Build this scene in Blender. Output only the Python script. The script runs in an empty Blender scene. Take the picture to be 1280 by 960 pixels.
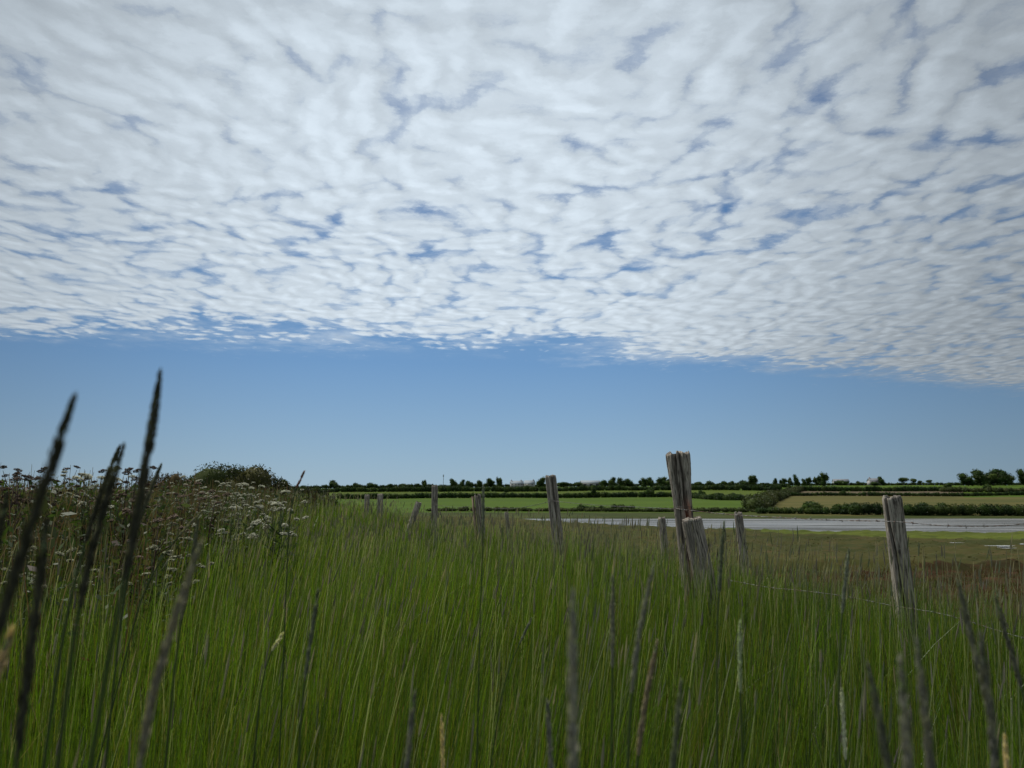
import bpy, math, random
import numpy as np
R = np.random.default_rng(7)
random.seed(7)
S = bpy.context.scene
C = S.collection

# ------------------------------------------------------------------ camera
EYE = 4.6                                   # eye height above the estuary bed datum
PITCH = math.atan(140 / 960.0)
cam_d = bpy.data.cameras.new('camera')
cam = bpy.data.objects.new('camera', cam_d); C.objects.link(cam)
cam.location = (0, 0, EYE)
cam.rotation_euler = (math.radians(90) + PITCH, 0, 0)
cam_d.sensor_width = 36; cam_d.lens = 27.0
cam_d.clip_start = 0.02; cam_d.clip_end = 9000
cam_d.dof.use_dof = True
cam_d.dof.focus_distance = 5.0
cam_d.dof.aperture_fstop = 7.5
S.camera = cam

# ------------------------------------------------------------------ exposure, sun
S.view_settings.view_transform = 'Standard'
S.view_settings.look = 'None'
S.view_settings.gamma = 1.0
S.view_settings.exposure = -0.55
S.cycles.max_bounces = 7
S.cycles.transparent_max_bounces = 8
S.cycles.use_adaptive_sampling = True
S.cycles.use_denoising = True
SUN_EL, SUN_AZ = math.radians(55), math.radians(-52)   # azimuth from +Y, positive towards +X
sun_d = bpy.data.lights.new('sun', 'SUN'); sun_d.energy = 5.0; sun_d.angle = math.radians(0.6)
sun_d.color = (1.0, 0.96, 0.88)
sun = bpy.data.objects.new('sun', sun_d); C.objects.link(sun)
from mathutils import Vector
sv = Vector((math.sin(SUN_AZ) * math.cos(SUN_EL), math.cos(SUN_AZ) * math.cos(SUN_EL), math.sin(SUN_EL)))
sun.rotation_euler = sv.to_track_quat('Z', 'Y').to_euler()
sun.location = (0, 0, 60)

# ------------------------------------------------------------------ node helpers
class NT:
    def __init__(s, tree, dim='3D'): s.dim = dim; s.t = tree; s.n = tree.nodes; s.l = tree.links
    def node(s, typ, **kw):
        n = s.n.new(typ)
        for k, v in kw.items(): setattr(n, k, v)
        return n
    def put(s, sock, v):
        if v is None: return
        if isinstance(v, bpy.types.NodeSocket): s.l.new(v, sock)
        else: sock.default_value = v
    def m(s, op, a, b=None, c=None, clamp=False):
        n = s.node('ShaderNodeMath', operation=op, use_clamp=clamp)
        s.put(n.inputs[0], a); s.put(n.inputs[1], b); s.put(n.inputs[2], c)
        return n.outputs[0]
    def v(s, op, a, b=None, scale=None):
        n = s.node('ShaderNodeVectorMath', operation=op)
        s.put(n.inputs[0], a); s.put(n.inputs[1], b)
        if scale is not None: s.put(n.inputs[3], scale)
        return n.outputs['Value'] if op in ('LENGTH', 'DOT_PRODUCT') else n.outputs[0]
    def noise(s, vec, scale, detail=4, rough=0.55, dist=0.0, color=False):
        n = s.node('ShaderNodeTexNoise', noise_dimensions=s.dim); s.put(n.inputs['Vector'], vec)
        n.inputs['Scale'].default_value = scale; n.inputs['Detail'].default_value = detail
        n.inputs['Roughness'].default_value = rough; n.inputs['Distortion'].default_value = dist
        return n.outputs['Color' if color else 'Fac']
    def voro(s, vec, scale, smooth=0.4, rand=1.0):
        n = s.node('ShaderNodeTexVoronoi', feature='SMOOTH_F1', voronoi_dimensions=s.dim); s.put(n.inputs['Vector'], vec)
        n.inputs['Scale'].default_value = scale; n.inputs['Smoothness'].default_value = smooth
        n.inputs['Randomness'].default_value = rand
        return n.outputs['Distance']
    def ss(s, x, lo, hi, a=0.0, b=1.0, smooth=True):
        n = s.node('ShaderNodeMapRange', interpolation_type='SMOOTHSTEP' if smooth else 'LINEAR')
        s.put(n.inputs[0], x); n.inputs[1].default_value = lo; n.inputs[2].default_value = hi
        n.inputs[3].default_value = a; n.inputs[4].default_value = b
        return n.outputs[0]
    def mix(s, f, a, b, blend='MIX'):
        n = s.node('ShaderNodeMix', data_type='RGBA', blend_type=blend)
        s.put(n.inputs[0], f)
        for k, v in ((6, a), (7, b)):
            if isinstance(v, tuple) and len(v) == 3: v = (*v, 1)
            s.put(n.inputs[k], v)
        return n.outputs[2]

# ------------------------------------------------------------------ sky with a broken layer of altocumulus
W = bpy.data.worlds.new('World'); S.world = W; W.use_nodes = True
T = NT(W.node_tree, '2D')
W.cycles.sampling_method = 'MANUAL'; W.cycles.sample_map_resolution = 256
bg = T.n['Background']; bg.inputs['Strength'].default_value = 0.1
sky = T.node('ShaderNodeTexSky', sky_type='NISHITA')
sky.sun_disc = False; sky.sun_elevation = SUN_EL; sky.sun_rotation = SUN_AZ
sky.air_density = 1.0; sky.dust_density = 0.35; sky.ozone_density = 3.0; sky.altitude = 50
tc = T.node('ShaderNodeTexCoord').outputs['Generated']
sep = T.node('ShaderNodeSeparateXYZ'); T.put(sep.inputs[0], tc)
zc = T.m('MAXIMUM', sep.outputs[2], 0.03)
px_ = T.m('DIVIDE', sep.outputs[0], zc); py_ = T.m('DIVIDE', sep.outputs[1], zc)
comb = T.node('ShaderNodeCombineXYZ'); T.put(comb.inputs[0], px_); T.put(comb.inputs[1], py_)
P0 = comb.outputs[0]
# node group: height field of the cloud layer at plane point P
G = bpy.data.node_groups.new('cloud_layer', 'ShaderNodeTree')
G.interface.new_socket('P', in_out='INPUT', socket_type='NodeSocketVector')
G.interface.new_socket('H', in_out='OUTPUT', socket_type='NodeSocketFloat')
g = NT(G, '2D'); gi = g.node('NodeGroupInput'); go = g.node('NodeGroupOutput')
P = gi.outputs[0]
w1 = g.v('SCALE', g.v('SUBTRACT', g.noise(P, 1.3, 3, 0.5, color=True), (.5, .5, .5)), None, 0.40)
w2 = g.v('SCALE', g.v('SUBTRACT', g.noise(P, 9.0, 7, 0.68, color=True), (.5, .5, .5)), None, 0.10)
Pd = g.v('ADD', g.v('ADD', P, w1), w2)
Pr = g.node('ShaderNodeMapping'); g.put(Pr.inputs[0], Pd)
Pr.inputs['Rotation'].default_value = (0, 0, math.radians(12)); Pr.inputs['Scale'].default_value = (1.15, 0.9, 1)
v1 = g.voro(Pr.outputs[0], 6.2, 0.30)
v2 = g.voro(Pr.outputs[0], 13.0, 0.25)
n1 = g.noise(Pd, 5.0, 12, 0.70)
puff = g.m('SUBTRACT', 1.0, g.m('MULTIPLY', v1, 1.0))
puff2 = g.m('SUBTRACT', 1.0, g.m('MULTIPLY', v2, 1.0))
h = g.m('ADD', g.m('ADD', g.m('MULTIPLY', puff, 0.56), g.m('MULTIPLY', puff2, 0.28)), g.m('MULTIPLY', n1, 0.50))
g.put(go.inputs[0], h)
def layer(vec):
    n = T.node('ShaderNodeGroup'); n.node_tree = G; T.put(n.inputs[0], vec); return n.outputs[0]
h0 = layer(P0)
sd = Vector((sv.x, sv.y, 0)).normalized() * 0.05
h1 = layer(T.v('ADD', P0, (sd.x, sd.y, 0)))
cov = T.noise(T.v('ADD', P0, (3.1, 1.7, 0)), 0.55, 3, 0.5)
# the far edge of the layer: a slanting, ragged line
edge_n = T.m('MULTIPLY', T.m('SUBTRACT', T.noise(P0, 1.0, 9, 0.68), 0.5), 2.3)
e = T.m('SUBTRACT', T.m('ADD', T.m('ADD', T.m('ADD', 4.75, T.m('MULTIPLY', px_, 0.08)), T.m('MULTIPLY', T.m('MAXIMUM', px_, 0.0), 0.34)), edge_n), py_)
edge = T.ss(e, -0.55, 0.45, -0.60, 0.0)
hh = T.m('ADD', T.m('ADD', h0, T.m('MULTIPLY', T.m('SUBTRACT', cov, 0.5), 0.52)), edge)
dens = T.ss(hh, 0.25, 0.72)
thick = T.ss(hh, 0.70, 1.02)
# thin high veil makes the gaps paler
veil = T.m('MULTIPLY', T.ss(T.m('ADD', T.m('MULTIPLY', T.noise(P0, 2.6, 8, 0.65), 0.6), T.m('MULTIPLY', cov, 0.55)), 0.42, 0.74), T.ss(e, -0.9, 0.3, 0.0, 0.74))
alpha = T.m('MULTIPLY', T.m('MAXIMUM', dens, veil), T.ss(e, -1.0, -0.2))
relief = T.m('MULTIPLY', T.m('SUBTRACT', h0, h1), 0.26)
# cloud luminance: sunward flanks brighter; painted-in vignette greys the layer to the right and overhead
side = T.m('ADD', T.ss(px_, 0.0, 3.0, 0.0, 0.30), T.m('MULTIPLY', T.ss(py_, 2.0, 1.2), 0.12))
lum = T.m('SUBTRACT', T.m('ADD', T.m('ADD', 0.92, T.m('MULTIPLY', thick, 0.09)), relief), side)
# lens vignette put into the sky colour: darker towards both sides of the view
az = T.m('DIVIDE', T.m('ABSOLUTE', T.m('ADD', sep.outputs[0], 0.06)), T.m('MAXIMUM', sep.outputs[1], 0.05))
vignette = T.ss(az, 0.1, 0.85, 1.0, 0.66)
lum = T.m('MULTIPLY', T.m('MAXIMUM', lum, 0.30), vignette)
ccol = T.v('SCALE', (9.7, 11.1, 12.4), None, lum)
hz = T.ss(sep.outputs[2], 0.0, 0.17, smooth=False)
up = T.ss(sep.outputs[2], 0.14, 0.50)
grad = T.mix(up, T.mix(hz, (4.5, 6.9, 9.0), (2.2, 4.7, 8.6)), (1.1, 2.6, 6.0))
blue = T.v('SCALE', T.mix(0.8, sky.outputs[0], grad), None, vignette)
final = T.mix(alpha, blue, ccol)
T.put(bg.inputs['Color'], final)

# ------------------------------------------------------------------ geometry helpers
CP, SP = math.cos(PITCH), math.sin(PITCH)
def at(px, py, Y):
    """pixel of the 1280x960 photograph and forward distance -> world point"""
    u, v = (px - 640) / 960.0, (480 - py) / 960.0
    dy = CP - v * SP; dz = SP + v * CP
    return np.array([u / dy * Y, Y, EYE + dz / dy * Y])
def QX(px, Y): return (px - 640) / 970.2 * Y           # sideways position near the horizon line
FENCE = np.array([(7.5, -6), (3.9, 1.5), (2.36, 4.8), (1.36, 6.3), (.47, 9.2), (-1.4, 14), (-3, 18), (-8, 30), (-34, 70), (-120, 190)], float)
def fence_s(x, y):
    """signed distance to the fence line, positive on the estuary side"""
    x = np.asarray(x, float); y = np.asarray(y, float)
    best = np.full(x.shape, 1e9); sg = np.ones(x.shape)
    for a, b in zip(FENCE[:-1], FENCE[1:]):
        d = b - a; L2 = (d ** 2).sum()
        t = np.clip(((x - a[0]) * d[0] + (y - a[1]) * d[1]) / L2, 0, 1)
        ex, ey = x - a[0] - t * d[0], y - a[1] - t * d[1]
        q = np.hypot(ex, ey); s = np.sign(ex * d[1] - ey * d[0])
        m = q < best; best = np.where(m, q, best); sg = np.where(m, s, sg)
    return best * sg
def sst(x, a, b):
    t = np.clip((x - a) / (b - a), 0, 1); return t * t * (3 - 2 * t)
def wob(x, y, f, s=0.0):
    return (np.sin(x * f + 1.3 + s) * np.cos(y * f * 1.17 + .4 + s) + .5 * np.sin(x * f * 2.3 - y * f * 1.9 + s * 2)
            + .3 * np.cos(x * f * 4.1 + y * f * 3.7 + s))
def near_edge(q):   # forward distance of the estuary's near bank, by sideways ratio
    px = 640 + 970.2 * q
    return np.interp(px, [300, 560, 650, 700, 760, 850, 1000, 1280, 1700], [175, 150, 122, 106, 97, 88, 80, 77, 74])
def height(x, y):
    x = np.asarray(x, float); y = np.asarray(y, float)
    Y = np.maximum(y, 1e-3); q = np.where(y > 5, x / Y, x / 5.0); px = 640 + 970.2 * q
    s = fence_s(x, y)
    bank = 3.35 + .32 * sst(-x, 1.5, 4.5) * sst(y, 1, 5) + .05 * wob(x, y, .9)
    marsh = 1.12 + .05 * wob(x, y, .35) + .04 * wob(x, y, 1.1, 2)
    step = .42 * sst(px, 800, 1000) * (1 - sst(y, 42.3 + .9 * wob(x, y, .3), 43.2 + .9 * wob(x, y, .3))) * (y > 5)
    marsh = marsh - step + .06 * wob(x, y, 2.1, 5) * sst(y, 20, 30)
    z = marsh + (bank - marsh) * (1 - sst(s, 0.2, 9.5))
    bedm = sst(y, near_edge(q) - 1.2, near_edge(q) + 1.6)
    bed = .25
    z = z * (1 - bedm) + bed * bedm
    far = np.interp(y, [137, 141, 150, 165, 220, 300, 400, 480, 560, 700, 850, 1000, 1400, 2500, 4500],
                    [.25, .75, .95, 1.2, 1.75, 2.65, 3.9, 5.7, 7.6, 11.6, 15.6, 17, 17, 12, 6])
    k = np.interp(px, [200, 420, 620, 800, 1280], [.72, .80, .90, 1.0, 1.06])
    far = np.where(y > 165, 1.2 + (far - 1.2) * k, far)
    far = far + np.where(y > 160, .12 * wob(x, y, .03), 0) * np.clip((y - 160) / 100, 0, 1) * 2
    m = sst(y, 133, 138)
    z = np.where(y > 120, z * (1 - m) + far * m, z)
    back = y < -8                                        # the land behind the viewer stays level
    z = np.where(back, 3.3, z)
    return z
def H(x, y): return float(height(np.array([x]), np.array([y]))[0])

def mesh_obj(name, verts, faces, mats, parent=None, fmat=None, cols=None, smooth=False, loc=None):
    """verts (n,3); faces (m,4) or (m,3) int array or list of arrays"""
    me = bpy.data.meshes.new(name)
    fl = faces if isinstance(faces, list) else [faces]
    fl = [np.asarray(f, np.int32) for f in fl if len(f)]
    me.vertices.add(len(verts)); me.vertices.foreach_set('co', np.asarray(verts, np.float32).ravel())
    nl = sum(f.size for f in fl); nf = sum(len(f) for f in fl)
    me.loops.add(nl); me.polygons.add(nf)
    me.loops.foreach_set('vertex_index', np.concatenate([f.ravel() for f in fl]))
    tot = np.concatenate([np.full(len(f), f.shape[1], np.int32) for f in fl])
    st = np.concatenate([[0], np.cumsum(tot)[:-1]]).astype(np.int32)
    me.polygons.foreach_set('loop_start', st); me.polygons.foreach_set('loop_total', tot)
    if smooth is not False: me.polygons.foreach_set('use_smooth', np.full(nf, True))
    for m in (mats if isinstance(mats, (list, tuple)) else [mats]): me.materials.append(m)
    if fmat is not None: me.polygons.foreach_set('material_index', np.asarray(fmat, np.int32))
    if cols is not None:
        a = me.color_attributes.new('col', 'FLOAT_COLOR', 'POINT')
        c4 = np.ones((len(verts), 4), np.float32); c4[:, :3] = cols; a.data.foreach_set('color', c4.ravel())
    me.update(); me.validate()
    o = bpy.data.objects.new(name, me); C.objects.link(o)
    if parent is not None: o.parent = parent
    if loc is not None: o.location = loc
    return o
def thing(name, label, cat, loc=(0, 0, 0), rz=0.0, group=None, scale=None):
    o = bpy.data.objects.new(name, None); C.objects.link(o); o.empty_display_size = .2
    o.location = loc; o.rotation_euler = (0, 0, rz)
    if scale is not None: o.scale = scale
    tag(o, label, cat, group); return o
def tag(o, label=None, cat=None, group=None, kind=None):
    if label: o['label'] = label
    if cat: o['category'] = cat
    if group: o['group'] = group
    if kind: o['kind'] = kind
    return o
def dup(root, loc, rz, label, group=None, scale=None):
    r = root.copy(); C.objects.link(r); r.location = loc; r.rotation_euler = (0, 0, rz)
    if scale is not None: r.scale = scale
    r['label'] = label
    if group: r['group'] = group
    for ch in list(root.children):
        c = ch.copy(); C.objects.link(c); c.parent = r
        for gch in ch.children:
            d = gch.copy(); C.objects.link(d); d.parent = c
    return r

def tube(pts, rad, n=6, cap=True):
    """tube along pts with per-point radius -> verts, quads (local arrays)"""
    pts = np.asarray(pts, float); m = len(pts); rad = np.broadcast_to(np.asarray(rad, float), (m,))
    t = np.gradient(pts, axis=0); t /= np.linalg.norm(t, axis=1)[:, None] + 1e-12
    ref = np.array([0, 0, 1.0]) if abs(t[0][2]) < .8 else np.array([1.0, 0, 0])
    a = np.cross(t, ref); a /= np.linalg.norm(a, axis=1)[:, None] + 1e-12; b = np.cross(t, a)
    th = np.arange(n) * 2 * math.pi / n
    V = (pts[:, None] + rad[:, None, None] * (np.cos(th)[None, :, None] * a[:, None] + np.sin(th)[None, :, None] * b[:, None])).reshape(-1, 3)
    i = np.arange(m - 1)[:, None] * n; j = np.arange(n)[None]; k = (j + 1) % n
    F = np.stack([i + j, i + k, i + n + k, i + n + j], -1).reshape(-1, 4)
    if cap:
        V = np.vstack([V, pts[0], pts[-1]]); c0, c1 = len(V) - 2, len(V) - 1
        j = np.arange(n); k = (j + 1) % n
        F = np.vstack([F, np.stack([k, j, np.full(n, c0), np.full(n, c0)], -1), np.stack([(m - 1) * n + j, (m - 1) * n + k, np.full(n, c1), np.full(n, c1)], -1)])
    return V, F
def split_tri(F):
    """quads whose last two corners coincide become triangles"""
    F = np.asarray(F); t = F[:, 2] == F[:, 3]
    return [f for f in (F[~t], F[t][:, :3]) if len(f)]
class Acc:
    def __init__(s): s.V = []; s.F = []; s.c = []; s.n = 0; s.M = []
    def add(s, V, F, col=None, mat=0):
        V = np.asarray(V, float); s.V.append(V); s.F.append(np.asarray(F) + s.n); s.n += len(V)
        s.M.append(np.full(len(F), mat))
        s.c.append(np.broadcast_to(np.asarray(col if col is not None else (1, 1, 1), float), (len(V), 3)))
    def build(s, name, mats, parent=None, smooth=False, **kw):
        V = np.vstack(s.V); F = np.vstack(s.F); M = np.concatenate(s.M); t = F[:, 2] == F[:, 3]
        fl = [f for f in (F[~t], F[t][:, :3]) if len(f)]
        fm = np.concatenate([M[~t], M[t]])
        return mesh_obj(name, V, fl, mats, parent, fmat=fm, cols=np.vstack(s.c), smooth=smooth, **kw)

# ------------------------------------------------------------------ materials
def new_mat(name):
    m = bpy.data.materials.new(name); m.use_nodes = True; t = NT(m.node_tree)
    return m, t, t.n['Principled BSDF'], t.n['Material Output']
def leafy(name, transl=0.4, rough=0.55, spec=0.3, nscale=0.0, tint=(1.25, 1.35, .6), noise_amt=.35):
    """foliage: colour from the mesh's own colour attribute, light passing through the leaf"""
    m, t, b, out = new_mat(name)
    at_ = t.node('ShaderNodeAttribute', attribute_name='col')
    col = at_.outputs['Color']
    if nscale:
        oc = t.node('ShaderNodeTexCoord').outputs['Object']
        f = t.ss(t.noise(oc, nscale, 4, .6), .3, .7, 1 - noise_amt, 1 + noise_amt, smooth=False)
        col = t.v('SCALE', col, None, f)
    t.put(b.inputs['Base Color'], col); b.inputs['Roughness'].default_value = rough
    b.inputs['Specular IOR Level'].default_value = spec
    tr = t.node('ShaderNodeBsdfTranslucent'); t.put(tr.inputs[0], t.v('MULTIPLY', col, tint))
    mx = t.node('ShaderNodeMixShader'); mx.inputs[0].default_value = transl
    t.l.new(b.outputs[0], mx.inputs[1]); t.l.new(tr.outputs[0], mx.inputs[2]); t.l.new(mx.outputs[0], out.inputs[0])
    return m
def soil(name, c1, c2, c3, s1, s2, rough=.9, bump=.3, stretch=(1, 1, 1)):
    m, t, b, out = new_mat(name)
    mp = t.node('ShaderNodeMapping'); t.put(mp.inputs[0], t.node('ShaderNodeTexCoord').outputs['Object'])
    mp.inputs['Scale'].default_value = stretch
    n1 = t.noise(mp.outputs[0], s1, 6, .62); n2 = t.noise(mp.outputs[0], s2, 5, .6)
    c = t.mix(t.ss(n1, .38, .62), c1, c2); c = t.mix(t.ss(n2, .52, .68), c, c3)
    t.put(b.inputs['Base Color'], c); b.inputs['Roughness'].default_value = rough
    b.inputs['Specular IOR Level'].default_value = .04
    bp = t.node('ShaderNodeBump'); bp.inputs['Strength'].default_value = bump; bp.inputs['Distance'].default_value = .15
    t.put(bp.inputs['Height'], n2); t.l.new(bp.outputs[0], b.inputs['Normal'])
    return m
M_bank = soil('bank_soil', (.035, .05, .012), (.05, .045, .02), (.02, .03, .01), 3, 14)
M_marsh = soil('marsh_turf', (.060, .056, .017), (.042, .047, .014), (.078, .060, .024), .22, 1.3, stretch=(.45, 1, 1))
M_samph = soil('marsh_red', (.048, .027, .014), (.036, .032, .012), (.068, .034, .018), .35, 1.6, stretch=(.5, 1, 1))
M_algae = soil('marsh_yellow_green', (.092, .112, .018), (.058, .072, .015), (.105, .118, .022), .25, 1.2, stretch=(.25, 1, 1))
M_mud = soil('estuary_mud', (.13, .125, .115), (.10, .10, .095), (.16, .15, .13), .1, .9, rough=.5)
M_shore = soil('far_shore', (.055, .066, .018), (.038, .05, .014), (.08, .08, .032), .1, .5, stretch=(.3, 1, 1))
M_green = soil('green_field', (.064, .106, .012), (.053, .090, .011), (.080, .116, .016), .02, .35, stretch=(.2, 1, 1), bump=.1)
M_green2 = soil('pasture_field', (.076, .104, .015), (.062, .088, .013), (.090, .112, .019), .02, .3, stretch=(.2, 1, 1), bump=.1)
M_ochre = soil('rough_field', (.108, .094, .030), (.066, .072, .020), (.13, .108, .04), .05, .30, stretch=(.25, 1, 1))
M_pink = soil('bare_field', (.12, .092, .062), (.10, .085, .042), (.14, .105, .07), .03, .3, stretch=(.2, 1, 1))

# ------------------------------------------------------------------ ground: one sheet out to the horizon
def build_ground():
    az = np.concatenate([np.linspace(-46, 46, 420), np.linspace(46, 314, 140)[1:-1]]) * math.pi / 180
    na = len(az)
    r = np.concatenate([[0.25], np.geomspace(.4, 22, 96), np.linspace(22.3, 172, 400), np.geomspace(174, 1100, 150), np.geomspace(1130, 6000, 24)])
    nr = len(r)
    # rings are lines of equal forward distance inside the view, so field edges stay straight
    x = np.sin(az)[None] * r[:, None]; y = np.cos(az)[None] * r[:, None]
    z = height(x, y)
    V = np.stack([x, y, z], -1).reshape(-1, 3)
    i = np.arange(nr - 1)[:, None] * na; j = np.arange(na)[None]; k = (j + 1) % na
    F = np.stack([i + j, i + na + j, i + na + k, i + k], -1).reshape(-1, 4)
    F = F[:, ::-1]
    V = np.vstack([V, [0, 0, H(0, 0)]]); c = len(V) - 1
    j = np.arange(na); k = (j + 1) % na
    Tt = np.stack([j, np.full(na, c), k], -1)[:, ::-1]
    cen = V[F].mean(1); X, Y = cen[:, 0], cen[:, 1]
    px = 640 + 970.2 * X / np.maximum(Y, 1); s = fence_s(X, Y)
    mi = np.zeros(len(F), int)
    w = 1.5 * wob(X, Y, .25) + .7 * wob(X, Y, .8)
    marsh = (s > 7 + .6 * w) & (Y > 8)
    mi[marsh] = 1
    mi[marsh & (Y < 41.5 + .9 * w)] = 2
    ne = near_edge(X / np.maximum(Y, 1))
    mi[marsh & (Y > ne - 13 * np.clip((px - 860) / 250, 0, 1) + w) ] = 3
    mi[(Y > ne - .8) & (Y < 139)] = 4
    mi[(Y >= 139)] = 5
    fld = (Y > 163 + .5 * w)
    mi[fld & (Y < 395) & (px < 950)] = 6
    mi[fld & (Y >= 395) & (Y < 600) & (px < 985)] = 7
    mi[fld & (Y >= 600) & (px < 985)] = 6
    mi[(Y > 149 + w) & (Y < 430) & (px >= 950)] = 8
    mi[(Y >= 430) & (Y < 560) & (px >= 965)] = 9
    mi[(Y >= 395) & (Y < 560) & (px >= 1205)] = 6
    mi[(Y >= 560) & (px >= 985)] = 6
    mi[Y >= 900] = 7
    Mt = np.zeros(len(Tt), int)
    o = mesh_obj('ground', V, [F, Tt], [M_bank, M_marsh, M_samph, M_algae, M_mud, M_shore, M_green, M_green2, M_ochre, M_pink],
                 fmat=np.concatenate([mi, Mt]), smooth=True)
    tag(o, kind='structure')
build_ground()

# the estuary at low water: still grey water with streaks of wet silt
mw, t, b, out = new_mat('water')
mp = t.node('ShaderNodeMapping'); t.put(mp.inputs[0], t.node('ShaderNodeTexCoord').outputs['Object']); mp.inputs['Scale'].default_value = (.035, .35, 1)
n1 = t.noise(mp.outputs[0], 1.0, 5, .6); n2 = t.noise(mp.outputs[0], 4.5, 5, .65)
silt = t.ss(t.m('ADD', t.m('MULTIPLY', n1, .65), t.m('MULTIPLY', n2, .35)), .47, .56)
c = t.mix(t.ss(n2, .44, .58), (.12, .12, .115), (.28, .27, .25))
c = t.mix(silt, c, (.055, .055, .046))
t.put(b.inputs['Base Color'], c); t.put(b.inputs['Roughness'], t.ss(silt, 0, 1, .38, .65))
b.inputs['Specular IOR Level'].default_value = .22
mp2 = t.node('ShaderNodeMapping'); t.put(mp2.inputs[0], t.node('ShaderNodeTexCoord').outputs['Object']); mp2.inputs['Scale'].default_value = (.7, 2.2, 1)
bp = t.node('ShaderNodeBump'); bp.inputs['Strength'].default_value = .5; bp.inputs['Distance'].default_value = .12
t.put(bp.inputs['Height'], t.noise(mp2.outputs[0], 1.0, 4, .6)); t.l.new(bp.outputs[0], b.inputs['Normal'])
wv = [(-300, 60, .58), (500, 40, .58), (500, 140, .58), (-300, 140, .58)]
wo = mesh_obj('water', np.array(wv, float), np.array([[0, 1, 2, 3]]), mw); tag(wo, kind='structure')
# pale shallow pools left on the marsh
mpool, t, b, out = new_mat('pool_salt'); b.inputs['Base Color'].default_value = (.45, .45, .42, 1); b.inputs['Roughness'].default_value = .3
for k, (px, Y, w, d) in enumerate([(1246, 54.0, 1.5, 1.0), (1253, 51.8, .9, .5), (1190, 57.5, .9, .35), (1276, 56.5, .9, .6)]):
    th = np.linspace(0, 2 * math.pi, 40, endpoint=False); rr = 1 + .35 * np.sin(3 * th + k) + .22 * np.sin(5 * th + 2 * k) + .12 * np.sin(9 * th)
    x0 = QX(px, Y); xx = x0 + w / 2 * rr * np.cos(th); yy = Y + d / 2 * rr * np.sin(th)
    zz = height(xx, yy).max() + .015
    o = mesh_obj('marsh_pool', np.stack([xx, yy, np.full(40, zz)], -1), np.arange(40)[None], mpool); tag(o, kind='structure')

# ------------------------------------------------------------------ foliage builders
M_leaf = leafy('tree_leaf', .25, .6, .25, 0)
M_core = leafy('leaf_mass', 0.05, .9, .05, 0)
M_bark = soil('bark', (.06, .05, .04), (.09, .08, .065), (.04, .035, .03), 3, 20)
GREENS = np.array([(.030, .055, .014), (.040, .070, .016), (.024, .045, .014), (.055, .080, .020)])
def ico():
    import bmesh
    bm = bmesh.new(); bmesh.ops.create_icosphere(bm, subdivisions=2, radius=1)
    V = np.array([v.co[:] for v in bm.verts]); F = np.array([[v.index for v in f.verts] for f in bm.faces]); bm.free(); return V, F
ICO_V, ICO_F = ico()
def leaf_cards(P, size, rng, up=.3, aspect=.6, cols=None):
    """n small pointed leaves (two-triangle diamonds, folded) at points P"""
    n = len(P); d = rng.normal(size=(n, 3)); d /= np.linalg.norm(d, axis=1)[:, None]
    nrm = rng.normal(size=(n, 3)) + [0, 0, up]; e = np.cross(d, nrm); e /= np.linalg.norm(e, axis=1)[:, None] + 1e-9
    s = size * rng.uniform(.6, 1.4, n)[:, None]
    V = np.stack([P - d * s * .5, P + e * s * aspect * .5, P + d * s * .5, P - e * s * aspect * .5], 1).reshape(-1, 3)
    F = np.arange(4 * n).reshape(n, 4)
    return V, F, np.repeat(cols, 4, 0) if cols is not None else None
def crown(acc, centre, rad, nl, leaf, rng, lobes=9, pal=GREENS, core=.72, flat=.8, gap=0.0):
    """a crown of uneven lobes, leaves through the outer part of each lobe"""
    cs = []
    for k in range(lobes):
        d = rng.normal(size=3); d /= np.linalg.norm(d); q = rng.uniform(.25, .72)
        c = np.array(centre) + d * np.array(rad) * q; rr = np.array(rad) * rng.uniform(.30, .52); rr[2] *= flat / .8
        cs.append((c, rr))
    cs.append((np.array(centre), np.array(rad) * .55))
    A = np.array([r.prod() ** .667 for _, r in cs]); A /= A.sum()
    for (c, rr), a in zip(cs, A):
        n = max(6, int(nl * a)); base = pal[rng.integers(len(pal))]
        V = ICO_V * rr * core * (1 + .12 * rng.normal(size=(len(ICO_V), 1))) + c
        acc.add(V, np.column_stack([ICO_F, ICO_F[:, 2]]), base, 1)
        d = rng.normal(size=(n, 3)); d /= np.linalg.norm(d, axis=1)[:, None]
        P = c + d * rr * rng.uniform(core * .95, 1.12, (n, 1))
        cc = base * rng.uniform(.75, 1.3, (n, 1))
        V, F, cc = leaf_cards(P, leaf, rng, cols=cc); acc.add(V, F, cc, 0)
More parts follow.
